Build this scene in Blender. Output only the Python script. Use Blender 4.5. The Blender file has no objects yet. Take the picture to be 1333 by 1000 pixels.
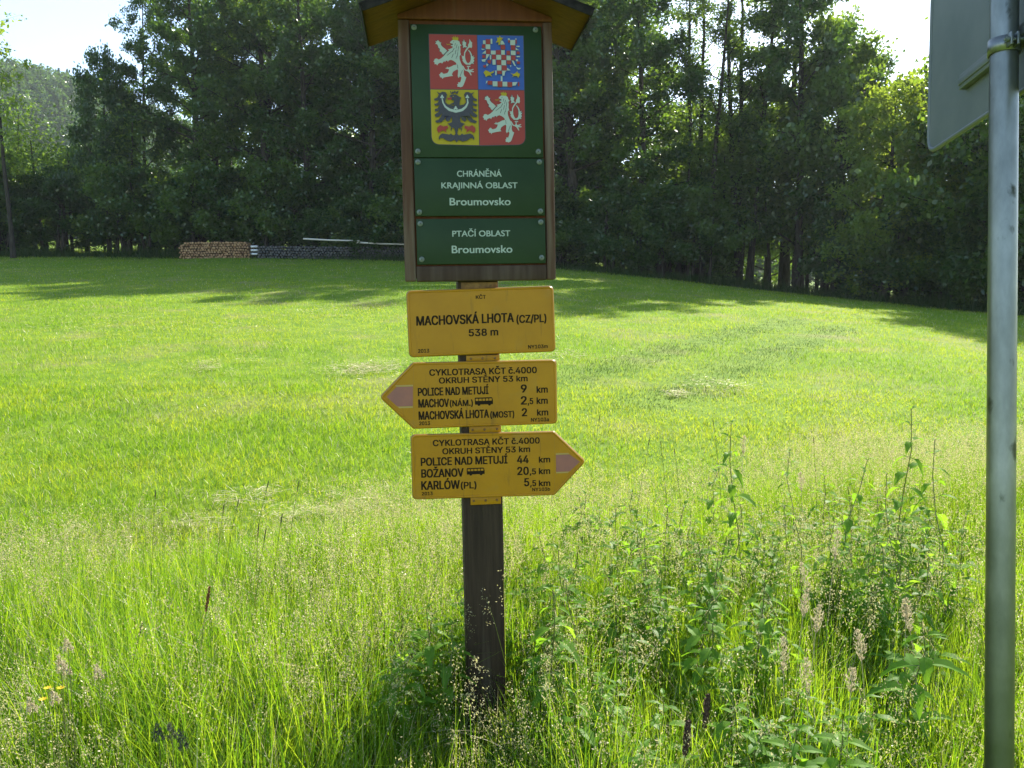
import bpy, bmesh, math, random
import numpy as np
from mathutils import Vector, Matrix
from mathutils.geometry import tessellate_polygon

rnd = random.Random(7)
rng = np.random.default_rng(11)
R = math.radians
SC = bpy.context.scene
COL = SC.collection

# ------------------------------------------------------------------ camera
F, CX, CY, PITCH, EYE = 1078.0, 666.5, 500.0, R(5.3), 1.6
cam_d = bpy.data.cameras.new('camera')
cam = bpy.data.objects.new('camera', cam_d)
COL.objects.link(cam)
cam.location = (0, 0, EYE)
cam.rotation_euler = (R(90) - PITCH, 0, 0)
cam_d.sensor_width = 36.0
cam_d.lens = 36.0 * F / 1333.0
cam_d.clip_start = 0.05
cam_d.clip_end = 3000
SC.camera = cam

# ------------------------------------------------------------------ light
SUN_AZ, SUN_EL = R(30), R(37)          # azimuth from +Y towards +X
world = bpy.data.worlds.new('World')
SC.world = world
world.use_nodes = True
nt = world.node_tree
nt.nodes.clear()
sky = nt.nodes.new('ShaderNodeTexSky')
sky.sky_type = 'NISHITA'
sky.sun_disc = False
sky.sun_elevation = SUN_EL
sky.sun_rotation = SUN_AZ
sky.air_density = 1.0
sky.dust_density = .6
sky.ozone_density = 1.0
bg = nt.nodes.new('ShaderNodeBackground')
bg.inputs['Strength'].default_value = 0.11
wo = nt.nodes.new('ShaderNodeOutputWorld')
nt.links.new(sky.outputs[0], bg.inputs[0])
nt.links.new(bg.outputs[0], wo.inputs[0])

sun_d = bpy.data.lights.new('sun', 'SUN')
sun_d.energy = 4.5
sun_d.angle = R(0.5)
sun_d.color = (1.0, 0.94, 0.82)
sun = bpy.data.objects.new('sun', sun_d)
COL.objects.link(sun)
sdir = Vector((math.sin(SUN_AZ) * math.cos(SUN_EL), math.cos(SUN_AZ) * math.cos(SUN_EL), math.sin(SUN_EL)))
sun.rotation_euler = sdir.to_track_quat('Z', 'Y').to_euler()
sun.location = sdir * 60

SC.view_settings.view_transform = 'Standard'
SC.view_settings.look = 'None'
SC.view_settings.gamma = 1.0
SC.view_settings.use_curve_mapping = False
SC.view_settings.exposure = 1.6
SC.render.engine = 'CYCLES'
SC.cycles.max_bounces = 7
SC.cycles.diffuse_bounces = 4
SC.cycles.glossy_bounces = 2
SC.cycles.transmission_bounces = 3
SC.cycles.volume_bounces = 0
SC.cycles.caustics_reflective = False
SC.cycles.caustics_refractive = False
SC.cycles.sample_clamp_indirect = 6.0
SC.cycles.use_denoising = True


# ------------------------------------------------------------------ helpers
def hsh(i):
    return ((i * 7919 + 13) % 997) / 997.0


def mat(name, base=(.5, .5, .5), rough=.6, metal=0.0, spec=.5):
    m = bpy.data.materials.new(name)
    m.use_nodes = True
    b = m.node_tree.nodes['Principled BSDF']
    b.inputs['Base Color'].default_value = (*base, 1)
    b.inputs['Roughness'].default_value = rough
    b.inputs['Metallic'].default_value = metal
    b.inputs['Specular IOR Level'].default_value = spec
    return m


def noise_mix(m, c1, c2, scale, coord='Object', stretch=(1, 1, 1), detail=6, lo=.35, hi=.65, bump=0.0, bdist=.01, rough=None):
    """base colour of m = c1..c2 by noise"""
    n = m.node_tree
    b = n.nodes['Principled BSDF']
    tc = n.nodes.new('ShaderNodeTexCoord')
    mp = n.nodes.new('ShaderNodeMapping')
    mp.inputs['Scale'].default_value = stretch
    ns = n.nodes.new('ShaderNodeTexNoise')
    ns.inputs['Scale'].default_value = scale
    ns.inputs['Detail'].default_value = detail
    ns.inputs['Roughness'].default_value = .62
    rp = n.nodes.new('ShaderNodeMapRange')
    rp.inputs['From Min'].default_value = lo
    rp.inputs['From Max'].default_value = hi
    mx = n.nodes.new('ShaderNodeMix')
    mx.data_type = 'RGBA'
    mx.inputs[6].default_value = (*c1, 1)
    mx.inputs[7].default_value = (*c2, 1)
    n.links.new(tc.outputs[coord], mp.inputs[0])
    n.links.new(mp.outputs[0], ns.inputs['Vector'])
    n.links.new(ns.outputs['Fac'], rp.inputs[0])
    n.links.new(rp.outputs[0], mx.inputs[0])
    n.links.new(mx.outputs[2], b.inputs['Base Color'])
    if bump:
        bp = n.nodes.new('ShaderNodeBump')
        bp.inputs['Strength'].default_value = bump
        bp.inputs['Distance'].default_value = bdist
        n.links.new(ns.outputs['Fac'], bp.inputs['Height'])
        n.links.new(bp.outputs[0], b.inputs['Normal'])
    return mx, ns


def second_layer(m, mx, col, scale, lo, hi, stretch=(1, 1, 1), detail=4):
    n = m.node_tree
    b = n.nodes['Principled BSDF']
    tc = n.nodes.new('ShaderNodeTexCoord')
    mp = n.nodes.new('ShaderNodeMapping')
    mp.inputs['Scale'].default_value = stretch
    ns = n.nodes.new('ShaderNodeTexNoise')
    ns.inputs['Scale'].default_value = scale
    ns.inputs['Detail'].default_value = detail
    rp = n.nodes.new('ShaderNodeMapRange')
    rp.inputs['From Min'].default_value = lo
    rp.inputs['From Max'].default_value = hi
    m2 = n.nodes.new('ShaderNodeMix')
    m2.data_type = 'RGBA'
    m2.inputs[7].default_value = (*col, 1)
    n.links.new(tc.outputs['Object'], mp.inputs[0])
    n.links.new(mp.outputs[0], ns.inputs['Vector'])
    n.links.new(ns.outputs['Fac'], rp.inputs[0])
    n.links.new(rp.outputs[0], m2.inputs[0])
    n.links.new(mx.outputs[2], m2.inputs[6])
    n.links.new(m2.outputs[2], b.inputs['Base Color'])
    return m2


def leaf_mat(name, cA, cB, tA, tB, trans=.5, gloss=.06, grough=.35, objvar=.35):
    """two-sided leaf: diffuse + translucent + a little gloss; colour varies per leaf and per plant"""
    m = bpy.data.materials.new(name)
    m.use_nodes = True
    n = m.node_tree
    n.nodes.clear()
    out = n.nodes.new('ShaderNodeOutputMaterial')
    geo = n.nodes.new('ShaderNodeNewGeometry')
    oi = n.nodes.new('ShaderNodeObjectInfo')
    add = n.nodes.new('ShaderNodeMath')
    add.operation = 'MULTIPLY_ADD'
    add.inputs[1].default_value = objvar
    sc = n.nodes.new('ShaderNodeMath')
    sc.operation = 'MULTIPLY'
    sc.inputs[1].default_value = 1 - objvar
    n.links.new(geo.outputs['Random Per Island'], sc.inputs[0])
    n.links.new(oi.outputs['Random'], add.inputs[0])
    n.links.new(sc.outputs[0], add.inputs[2])

    def mix(a, b):
        x = n.nodes.new('ShaderNodeMix')
        x.data_type = 'RGBA'
        x.inputs[6].default_value = (*a, 1)
        x.inputs[7].default_value = (*b, 1)
        n.links.new(add.outputs[0], x.inputs[0])
        return x.outputs[2]
    d = n.nodes.new('ShaderNodeBsdfDiffuse')
    t = n.nodes.new('ShaderNodeBsdfTranslucent')
    n.links.new(mix(cA, cB), d.inputs[0])
    n.links.new(mix(tA, tB), t.inputs[0])
    s = n.nodes.new('ShaderNodeMixShader')
    s.inputs[0].default_value = trans
    n.links.new(d.outputs[0], s.inputs[1])
    n.links.new(t.outputs[0], s.inputs[2])
    g = n.nodes.new('ShaderNodeBsdfGlossy')
    g.inputs['Roughness'].default_value = grough
    g.inputs[0].default_value = (1, 1, 1, 1)
    s2 = n.nodes.new('ShaderNodeMixShader')
    s2.inputs[0].default_value = gloss
    n.links.new(s.outputs[0], s2.inputs[1])
    n.links.new(g.outputs[0], s2.inputs[2])
    n.links.new(s2.outputs[0], out.inputs[0])
    return m


def tag(o, label=None, cat=None, group=None, kind=None):
    if label:
        o['label'] = label
    if cat:
        o['category'] = cat
    if group:
        o['group'] = group
    if kind:
        o['kind'] = kind
    return o


def link(name, me, m=None, parent=None):
    o = bpy.data.objects.new(name, me)
    COL.objects.link(o)
    if m is not None and me is not None:
        for k in (m if isinstance(m, (list, tuple)) else [m]):
            me.materials.append(k)
    if parent:
        o.parent = parent
    return o


def empty(name, loc, rz=0.0):
    o = bpy.data.objects.new(name, None)
    COL.objects.link(o)
    o.location = loc
    o.rotation_euler = (0, 0, rz)
    o.empty_display_size = .1
    return o


def copy_tree(o, parent=None):
    c = o.copy()
    COL.objects.link(c)
    c.parent = parent
    for ch in o.children:
        copy_tree(ch, c)
    return c


def raw_mesh(name, V, faces_idx, face_sizes, mi=None, smooth=False):
    """V (n,3); faces_idx flat loop vertex indices; face_sizes per face"""
    me = bpy.data.meshes.new(name)
    V = np.ascontiguousarray(V, dtype=np.float32)
    fi = np.ascontiguousarray(faces_idx, dtype=np.int32)
    fs = np.ascontiguousarray(face_sizes, dtype=np.int32)
    me.vertices.add(len(V))
    me.vertices.foreach_set('co', V.ravel())
    me.loops.add(len(fi))
    me.loops.foreach_set('vertex_index', fi)
    me.polygons.add(len(fs))
    st = np.zeros(len(fs), np.int32)
    st[1:] = np.cumsum(fs)[:-1]
    me.polygons.foreach_set('loop_start', st)
    me.polygons.foreach_set('loop_total', fs)
    if mi is not None:
        me.polygons.foreach_set('material_index', np.ascontiguousarray(mi, dtype=np.int32))
    if smooth:
        me.polygons.foreach_set('use_smooth', np.ones(len(fs), bool))
    me.update(calc_edges=True)
    me.validate()
    return me


def norm(a):
    return a / np.maximum(np.linalg.norm(a, axis=-1, keepdims=True), 1e-9)


class Geo:
    """collects pieces into one mesh"""
    def __init__(s):
        s.V, s.I, s.S, s.M, s.n = [], [], [], [], 0

    def add(s, V, I, S, mi=0):
        V = np.asarray(V, float).reshape(-1, 3)
        I = np.asarray(I).ravel()
        S = np.asarray(S).ravel()
        s.V.append(V)
        s.I.append(I + s.n)
        s.S.append(S)
        s.M.append(np.full(len(S), mi))
        s.n += len(V)

    def quads(s, Q, mi=0):            # Q (n,4,3)
        n = len(Q)
        s.add(Q.reshape(-1, 3), np.arange(4 * n), np.full(n, 4), mi)

    def tube(s, P, Rr, sides=6, mi=0, cap=True, closed=False):
        P = np.asarray(P, float)
        n = len(P)
        Rr = np.broadcast_to(np.asarray(Rr, float), (n,))
        if closed:
            T = np.roll(P, -1, 0) - np.roll(P, 1, 0)
        else:
            T = np.gradient(P, axis=0)
        T = norm(T)
        ref = np.array([0.13, 0.97, 0.2]) if abs(T[:, 1]).mean() < .7 else np.array([.97, .1, .2])
        A = norm(np.cross(T, ref))
        B = np.cross(T, A)
        a = np.linspace(0, 2 * np.pi, sides, endpoint=False)
        V = P[:, None] + Rr[:, None, None] * (np.cos(a)[None, :, None] * A[:, None] + np.sin(a)[None, :, None] * B[:, None])
        m = n if closed else n - 1
        i = np.arange(m)[:, None]
        j = np.arange(sides)[None]
        i2 = (i + 1) % n
        j2 = (j + 1) % sides
        q = np.stack([i * sides + j, i * sides + j2, i2 * sides + j2, i2 * sides + j], -1).reshape(-1)
        s.add(V.reshape(-1, 3), q, np.full(m * sides, 4), mi)
        if cap and not closed:
            s.add(V[-1], np.arange(sides), [sides], mi)
            s.add(V[0], np.arange(sides)[::-1], [sides], mi)

    def box(s, x0, x1, y0, y1, z0, z1, mi=0):
        V = [(x, y, z) for z in (z0, z1) for y in (y0, y1) for x in (x0, x1)]
        I = [0, 2, 3, 1, 4, 5, 7, 6, 0, 1, 5, 4, 2, 6, 7, 3, 0, 4, 6, 2, 1, 3, 7, 5]
        s.add(V, I, [4] * 6, mi)

    def prism(s, poly, y0, y1, mi=0):
        """polygon in (x,z), front face at y0, back at y1; triangulated caps"""
        n = len(poly)
        f = [(p[0], y0, p[1]) for p in poly]
        b = [(p[0], y1, p[1]) for p in poly]
        tris = tessellate_polygon([[Vector((p[0], p[1], 0)) for p in poly]])
        s.add(f, [i for t in tris for i in t], [3] * len(tris), mi)
        s.add(b, [i for t in tris for i in t[::-1]], [3] * len(tris), mi)
        I = []
        for k in range(n):
            k2 = (k + 1) % n
            I += [k, k2, n + k2, n + k]
        s.add(f + b, I, [4] * n, mi)

    def flat(s, poly, y, mi=0):
        tris = tessellate_polygon([[Vector((p[0], p[1], 0)) for p in poly]])
        s.add([(p[0], y, p[1]) for p in poly], [i for t in tris for i in t], [3] * len(tris), mi)

    def mesh(s, name, smooth=False):
        return raw_mesh(name, np.concatenate(s.V), np.concatenate(s.I), np.concatenate(s.S), np.concatenate(s.M), smooth)


def fix_normals(me):
    bm = bmesh.new()
    bm.from_mesh(me)
    bmesh.ops.recalc_face_normals(bm, faces=bm.faces)
    bm.to_mesh(me)
    bm.free()
    return me


def bevel_mesh(me, w, seg=2):
    bm = bmesh.new()
    bm.from_mesh(me)
    bmesh.ops.remove_doubles(bm, verts=bm.verts, dist=1e-6)
    bmesh.ops.recalc_face_normals(bm, faces=bm.faces)
    ed = [e for e in bm.edges if len(e.link_faces) == 2 and e.calc_face_angle(0) > .5]
    bmesh.ops.bevel(bm, geom=ed, offset=w, segments=seg, affect='EDGES', profile=.5)
    bm.to_mesh(me)
    bm.free()
    return me


def round_poly(pts, rad, seg=5):
    out = []
    n = len(pts)
    for i in range(n):
        p = Vector(pts[i])
        a = (Vector(pts[i - 1]) - p)
        b = (Vector(pts[(i + 1) % n]) - p)
        ang = a.angle(b)
        r = rad[i] if isinstance(rad, (list, tuple)) else rad
        if r <= 0:
            out.append(tuple(p))
            continue
        d = r / math.tan(ang / 2)
        a.normalize()
        b.normalize()
        p0, p1 = p + a * d, p + b * d
        for k in range(seg + 1):
            t = k / seg
            q = p0 * (1 - t) ** 2 + p * 2 * t * (1 - t) + p1 * t * t
            out.append((q.x, q.y))
    return out


# ------------------------------------------------------------------ terrain
def vn(x, y, s, seed=0):
    """smooth value noise"""
    x = np.asarray(x, float) / s
    y = np.asarray(y, float) / s
    xi, yi = np.floor(x), np.floor(y)
    fx, fy = x - xi, y - yi
    fx = fx * fx * (3 - 2 * fx)
    fy = fy * fy * (3 - 2 * fy)

    def h(a, b):
        v = np.sin(a * 127.1 + b * 311.7 + seed * 74.7) * 43758.5453
        return v - np.floor(v)
    return (h(xi, yi) * (1 - fx) + h(xi + 1, yi) * fx) * (1 - fy) + (h(xi, yi + 1) * (1 - fx) + h(xi + 1, yi + 1) * fx) * fy


def ground(x, y):
    x = np.asarray(x, float)
    y = np.asarray(y, float)
    s = .038 + .031 * (1 - np.tanh((x - 11) / 10))
    r = y - 3.2
    ramp = .5 * (r + np.sqrt(r * r + 4.0)) - .25
    far = np.maximum(ramp - 95, 0)
    ramp = ramp - far * .75
    z = s * ramp
    z = z + 44 * np.exp(-((x + 185) / 95) ** 2 - ((y - 300) / 95) ** 2)
    z = z + 18 * np.exp(-((y - 330) / 90) ** 2) * (1 + .3 * np.sin(x / 60))
    z = z + (vn(x, y, 5, 1) - .5) * .10 * np.clip((y - 4) / 6, 0, 1) + (vn(x, y, 1.3, 2) - .5) * .03
    return z


def g1(x, y):
    return float(ground(x, y))


def at(px, d, py=None):
    """ground point d metres ahead in the direction of photo column px"""
    x = (px - CX) / F * d
    return (x, d, g1(x, d))


def hit(px, py):
    """where the sight line through a photo pixel meets the ground"""
    cp, sp = math.cos(PITCH), math.sin(PITCH)
    v = (CY - py) / F
    dx, dy, dz = (px - CX) / F, cp + v * sp, -sp + v * cp
    t = 1.5
    while t < 120:
        if EYE + dz * t < g1(dx * t, dy * t):
            break
        t += .05 + t * .002
    return (dx * t, dy * t, g1(dx * t, dy * t))


def top_h(py, d, zg):
    return (400 - py) / F * d + EYE - zg


def terrain_axis(lo, hi, fine_lo, fine_hi, step, grow):
    a = list(np.arange(fine_lo, fine_hi, step))
    s = step
    v = fine_hi
    while v < hi:
        a.append(v)
        s *= grow
        v += s
    a.append(hi)
    b = []
    s = step
    v = fine_lo - step
    while v > lo:
        b.append(v)
        s *= grow
        v -= s
    b.append(lo)
    return np.array(b[::-1] + a)


gx = terrain_axis(-700, 700, -9, 9, .3, 1.06)
gy = terrain_axis(-120, 900, 0, 22, .3, 1.04)
XX, YY = np.meshgrid(gx, gy)
ZZ = ground(XX, YY)
nx, ny = len(gx), len(gy)
ii, jj = np.meshgrid(np.arange(ny - 1), np.arange(nx - 1), indexing='ij')
q = np.stack([ii * nx + jj, ii * nx + jj + 1, (ii + 1) * nx + jj + 1, (ii + 1) * nx + jj], -1).reshape(-1)
me = raw_mesh('meadow_ground', np.stack([XX, YY, ZZ], -1).reshape(-1, 3), q, np.full((nx - 1) * (ny - 1), 4), None, True)
M_ground = mat('meadow_soil', rough=.95, spec=.1)
mx, _ = noise_mix(M_ground, (.09, .17, .012), (.16, .24, .022), 3.0, detail=8, bump=.6, bdist=.05)
second_layer(M_ground, mx, (.20, .20, .07), .7, .52, .75)
tag(link('meadow_ground', me, M_ground), kind='structure')

# ------------------------------------------------------------------ plant materials
M_bark = mat('bark', rough=.9, spec=.2)
noise_mix(M_bark, (.022, .018, .013), (.065, .055, .042), 9, stretch=(1, 1, .25), bump=.6, bdist=.03)
M_pale_bark = mat('pale_bark', rough=.85, spec=.2)
noise_mix(M_pale_bark, (.16, .14, .11), (.32, .29, .24), 7, stretch=(1, 1, .3), bump=.4, bdist=.02)
M_leaf_dark = leaf_mat('leaf_dark', (.025, .065, .012), (.05, .11, .020), (.07, .16, .012), (.15, .27, .022), .42, .04, .3)
M_leaf_mid = leaf_mat('leaf_mid', (.04, .09, .014), (.075, .14, .022), (.14, .26, .016), (.30, .44, .03), .48, .04, .3)
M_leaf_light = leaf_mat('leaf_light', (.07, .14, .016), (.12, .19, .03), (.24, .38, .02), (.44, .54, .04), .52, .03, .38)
M_conifer = leaf_mat('conifer_needles', (.025, .06, .016), (.05, .10, .024), (.05, .10, .015), (.09, .16, .025), .35, .02, .5)
M_grass_tall = leaf_mat('tall_grass_blade', (.06, .17, .010), (.18, .29, .025), (.17, .39, .008), (.48, .62, .025), .52, .018, .4, 0)
M_grass_mown = leaf_mat('mown_grass_blade', (.13, .22, .008), (.24, .30, .02), (.33, .48, .010), (.60, .64, .03), .5, .008, .45, 0)
M_grass_lush = leaf_mat('lush_meadow_blade', (.07, .17, .007), (.14, .24, .014), (.20, .39, .008), (.38, .54, .02), .5, .008, .45, 0)
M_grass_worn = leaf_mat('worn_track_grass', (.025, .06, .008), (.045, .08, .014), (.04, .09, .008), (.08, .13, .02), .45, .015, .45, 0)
M_straw = leaf_mat('straw', (.52, .46, .25), (.72, .64, .42), (.46, .42, .2), (.60, .54, .3), .35, .03, .4, 0)
M_panicle = leaf_mat('grass_seed_heads', (.34, .30, .12), (.52, .45, .26), (.44, .42, .14), (.60, .54, .28), .45, .03, .4, 0)
M_nettle = leaf_mat('nettle_leaf', (.08, .19, .018), (.14, .27, .03), (.20, .42, .016), (.33, .52, .03), .5, .010, .45, .3)
M_stem = leaf_mat('green_stem', (.10, .15, .03), (.16, .17, .05), (.12, .18, .03), (.2, .22, .05), .25, .05, .4, .3)
M_brown_head = mat('brown_seed_head', (.20, .09, .03), .8)
M_dark_head = mat('dark_seed_head', (.10, .10, .065), .9, spec=.1)
M_tan_head = leaf_mat('tan_plume', (.46, .38, .24), (.62, .54, .38), (.45, .38, .22), (.55, .48, .3), .4, .02, .5, 0)
M_petal = leaf_mat('yellow_petal', (.75, .50, .02), (.80, .60, .04), (.6, .42, .02), (.65, .5, .03), .35, .03, .4, 0)


# ------------------------------------------------------------------ trees
def rhombs(C, A, N, L, W):
    """leaf-shaped quads"""
    B = norm(np.cross(N, A))
    A = norm(A)
    l = (L * .5)[:, None]
    w = (W * .5)[:, None]
    return np.stack([C - A * l, C + B * w - A * l * .1, C + A * l, C - B * w - A * l * .1], 1)


def make_tree(seed, H, cr, base, nlimb, nleaf, lsize, profile='broad', trunk_r=.2, spread=.55, lean=0.0, stems=1):
    r = np.random.default_rng(seed)
    tr = Geo()
    tips = []
    for st in range(stems):
        off = np.array([0, 0, 0.]) if stems == 1 else np.array([r.normal(0, .35), r.normal(0, .35), 0])
        n = 9
        t = np.linspace(0, 1, n)
        hh = H * (.93 if st == 0 else r.uniform(.7, .95))
        wob = np.cumsum(r.normal(0, .018 * H / 4, (n, 2)), 0)
        dirn = r.normal(0, .1 if stems > 1 else .02, 2) + np.array([lean, 0])
        P = np.zeros((n, 3))
        P[:, 0] = off[0] + wob[:, 0] * t + dirn[0] * hh * t
        P[:, 1] = off[1] + wob[:, 1] * t + dirn[1] * hh * t
        P[:, 2] = hh * t - .25 * (t == 0)
        rad = trunk_r * (1 - t) ** .8 + .015
        rad[0] *= 1.35
        tr.tube(P, rad, 8)
        nl = nlimb // stems
        for k in range(nl):
            tt = base + (1 - base) * ((k + r.uniform(0, 1)) / nl) ** .9
            tt = min(tt, .985)
            h = (tt - base) / (1 - base)
            if profile == 'broad':
                pr = (math.sin(math.pi * (.18 + .80 * h)) ** .7)
            elif profile == 'dome':
                pr = max(1 - h ** 2.2, .04) ** .5
            elif profile == 'spire':
                pr = (1 - h) ** .9 * .95 + .06
            else:
                pr = .55 + .45 * math.sin(math.pi * (.1 + .8 * h))
            L = cr * pr * r.uniform(.65, 1.15)
            i = tt * (n - 1)
            i0 = int(min(i, n - 2))
            p0 = P[i0] * (1 - (i - i0)) + P[i0 + 1] * (i - i0)
            az = k * 2.399 + r.uniform(-.5, .5)
            rise = {'broad': .8, 'dome': .55, 'spire': -.12, 'airy': 1.1}[profile] * r.uniform(.5, 1.3)
            if profile in ('broad',):
                rise *= .45 + h * .8
            m = 5
            s = np.linspace(0, 1, m)
            bend = r.normal(0, .12, 2)
            d = np.array([math.cos(az), math.sin(az), rise])
            d /= np.linalg.norm(d)
            Q = p0 + d * L * s[:, None]
            Q[:, 0] += bend[0] * L * s ** 2
            Q[:, 1] += bend[1] * L * s ** 2
            Q[:, 2] += (-.05 if profile != 'airy' else .05) * L * s ** 2
            br = max(trunk_r * .34 * (1 - tt * .6) * min(L / 3, 1.2), .012)
            tr.tube(Q, br * (1 - s * .85), 5, cap=False)
            nsub = max(3, int(L * 2.4))
            for _ in range(nsub):
                u = r.uniform(.22, 1) ** .8
                q0 = p0 + d * L * u + np.array([bend[0], bend[1], -.08]) * L * u * u
                d2 = d + r.normal(0, .75, 3)
                d2 /= np.linalg.norm(d2)
                L2 = r.uniform(.25, .6) * cr * .42 * (1.25 - u * .5)
                q1 = q0 + d2 * L2
                tr.tube(np.stack([q0, (q0 + q1) / 2 + r.normal(0, .05, 3), q1]), [br * .35, br * .25, .006], 4, cap=False)
                tips.append((q1, 1.0))
                tips.append(((q0 + q1) / 2, .7))
    T = np.array([a for a, _ in tips])
    Wt = np.array([b for _, b in tips]) * r.uniform(.3, 1.7, len(tips))
    cnt = r.multinomial(nleaf, Wt / Wt.sum())
    idx = np.repeat(np.arange(len(T)), cnt)
    C = T[idx] + r.normal(0, spread * .46, (nleaf, 3)) * np.array([1, 1, .75])
    C[:, 2] = np.maximum(C[:, 2], .15)
    A = r.normal(0, 1, (nleaf, 3))
    A[:, 2] -= .5
    N = r.normal(0, .75, (nleaf, 3))
    N[:, 2] += .8
    A = norm(A - N * (A * N).sum(1, keepdims=True) / (N * N).sum(1, keepdims=True))
    Ls = lsize * r.uniform(.6, 1.35, nleaf)
    lf = Geo()
    lf.quads(rhombs(C, A, norm(N), Ls, Ls * .62))
    return tr.mesh('trunk', True), lf.mesh('crown')


def make_conifer(seed, H, cr, nleaf):
    r = np.random.default_rng(seed)
    tr = Geo()
    tr.tube([(0, 0, -.3), (0, 0, H * .5), (0, 0, H)], [.22, .12, .02], 6)
    t = r.uniform(0.06, 1, nleaf) ** 1.25
    nwh = 26
    t = (np.floor(t * nwh) + r.normal(.5, .2, nleaf)) / nwh
    t = np.clip(t, .03, 1)
    rad = cr * (1 - t) ** .85 * np.sqrt(r.uniform(.05, 1, nleaf)) * (1 + .15 * np.sin(t * 40))
    az = np.round(r.uniform(0, 1, nleaf) * 11) / 11 * 2 * np.pi + np.floor(t * nwh) * 1.3 + r.normal(0, .12, nleaf)
    C = np.stack([rad * np.cos(az), rad * np.sin(az), t * H - rad * .25], 1)
    A = np.stack([np.cos(az), np.sin(az), np.full(nleaf, -.35)], 1) + r.normal(0, .25, (nleaf, 3))
    N = np.array([0, 0, 1.]) + r.normal(0, .45, (nleaf, 3))
    A = norm(A - N * (A * N).sum(1, keepdims=True) / (N * N).sum(1, keepdims=True))
    L = r.uniform(.5, 1.0, nleaf) * cr * .33
    lf = Geo()
    lf.quads(rhombs(C, A, norm(N), L, L * .5))
    return tr.mesh('trunk', True), lf.mesh('crown')


PROTO = {
    'tall_a': make_tree(1, 20, 4.2, .10, 46, 30000, .215, 'broad', .26),
    'tall_b': make_tree(2, 20, 3.7, .07, 46, 28000, .21, 'dome', .22),
    'tall_c': make_tree(3, 20, 4.6, .13, 50, 32000, .22, 'broad', .28, stems=2),
    'airy': make_tree(4, 20, 3.0, .22, 44, 15000, .15, 'airy', .17, spread=.5, stems=3),
    'low_a': make_tree(5, 9, 3.0, .06, 40, 19000, .185, 'dome', .16),
    'low_b': make_tree(6, 9, 3.4, .05, 40, 19000, .19, 'broad', .16, stems=3),
    'shrub': make_tree(7, 3.6, 2.0, .03, 34, 9500, .145, 'dome', .06, spread=.4, stems=4),
    'sparse': make_tree(8, 12, 1.7, .32, 24, 1300, .20, 'airy', .10, spread=.35),
}


def plant(kind, name, px, d, H, leaf, label, group=None, bark=None, rz=None, wide=1.0, h0=None):
    tm, cm = PROTO[kind]
    key = kind + leaf.name + (bark or M_bark).name
    if key not in plant.cache:
        a, b = tm.copy(), cm.copy()
        a.materials.append(bark or M_bark)
        b.materials.append(leaf)
        plant.cache[key] = (a, b)
    a, b = plant.cache[key]
    ref = {'tall_a': 20, 'tall_b': 20, 'tall_c': 20, 'airy': 20, 'low_a': 9, 'low_b': 9, 'shrub': 3.6, 'sparse': 12}[kind]
    e = empty(name, at(px, d), rnd.uniform(0, 6.28) if rz is None else rz)
    s = H / ref
    e.scale = (s ** .6 * wide, s ** .6 * wide, s)
    tag(e, label, 'shrub' if kind == 'shrub' else 'tree', group)
    t = link('stems' if kind == 'shrub' else 'trunk', a, None, e)
    c = link('foliage' if kind == 'shrub' else 'crown', b, None, e)
    return e


plant.cache = {}

LAB_L = 'tall dark broadleaf tree in the forest edge left of the wooden signpost'
GR_L = 'tall trees of the forest edge left of the signpost'
LAB_R = 'tall dark leafy tree in the forest edge between the signpost and the road sign'
GR_R = 'tall trees of the forest edge right of the signpost'
kinds = ['tall_a', 'tall_b', 'tall_c']
leafs = [M_leaf_dark, M_leaf_mid, M_leaf_dark]


def edge_depth(px):
    return float(np.interp(px, [-300, 0, 300, 525, 800, 1000, 1150, 1333, 1700], [52, 50, 50, 47, 43, 43, 38, 32, 28]))


k = 0
for row, (dd, step, x0) in enumerate([(0.8, 74, 262), (6, 84, 285), (12, 92, 300)]):
    px = x0
    while px < 1075:
        d = edge_depth(px) + dd + rnd.uniform(-.8, .8)
        p = at(px, d)
        yt = -42 + rnd.uniform(-35, 25) if px < 640 else -85 + rnd.uniform(-50, 40)
        skyglint = 850 < px < 1010
        if skyglint and row > 0:
            yt = 150 + rnd.uniform(-25, 25)
        H = top_h(yt, d, p[2])
        left = px < 640
        plant(('airy' if row == 0 else 'low_' + 'ab'[k % 2]) if skyglint else kinds[(k * 5 + row) % 3], 'broadleaf_tree', px + rnd.uniform(-14, 14), d, H,
              M_leaf_mid if skyglint else leafs[(k + row) % 3],
              ('tall airy tree with thin stems against the bright sky right of the signpost' if row == 0 else 'lower leafy tree standing behind the thin-stemmed airy trees') if skyglint else (LAB_L if left else LAB_R),
              ('airy trees with sky showing through' if row == 0 else 'lower trees behind the airy ones') if skyglint else (GR_L if left else GR_R))
        px += step * rnd.uniform(.85, 1.15)
        k += 1
# left: stepped skyline beside the hill gap
plant('tall_b', 'broadleaf_tree', 196, 52, 17.5, M_leaf_dark, 'dark tree stepping down to the hill at the left end of the tall forest', rz=1.0, wide=.66)
plant('low_a', 'broadleaf_tree', 148, 50, 12.2, M_leaf_dark, 'rounded dark tree on the skyline just right of the wooded hill', rz=2.0, wide=.62)
GLOW, LLOW = 'low dark trees under the hill', 'low dark tree at the left meadow edge below the wooded hill'
for i, (px, d, yt) in enumerate([(-170, 50, 190), (-105, 49, 170), (-45, 51, 205), (8, 49.5, 190), (52, 51, 228), (95, 50, 222), (20, 57, 190), (75, 58, 205), (120, 57, 190), (-60, 58, 160)]):
    p = at(px, d)
    plant(['low_a', 'low_b'][i % 2], 'broadleaf_tree', px, d, top_h(yt, d, p[2]), M_leaf_dark if i % 3 else M_leaf_mid, LLOW, GLOW)
p = at(24, 46)
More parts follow.
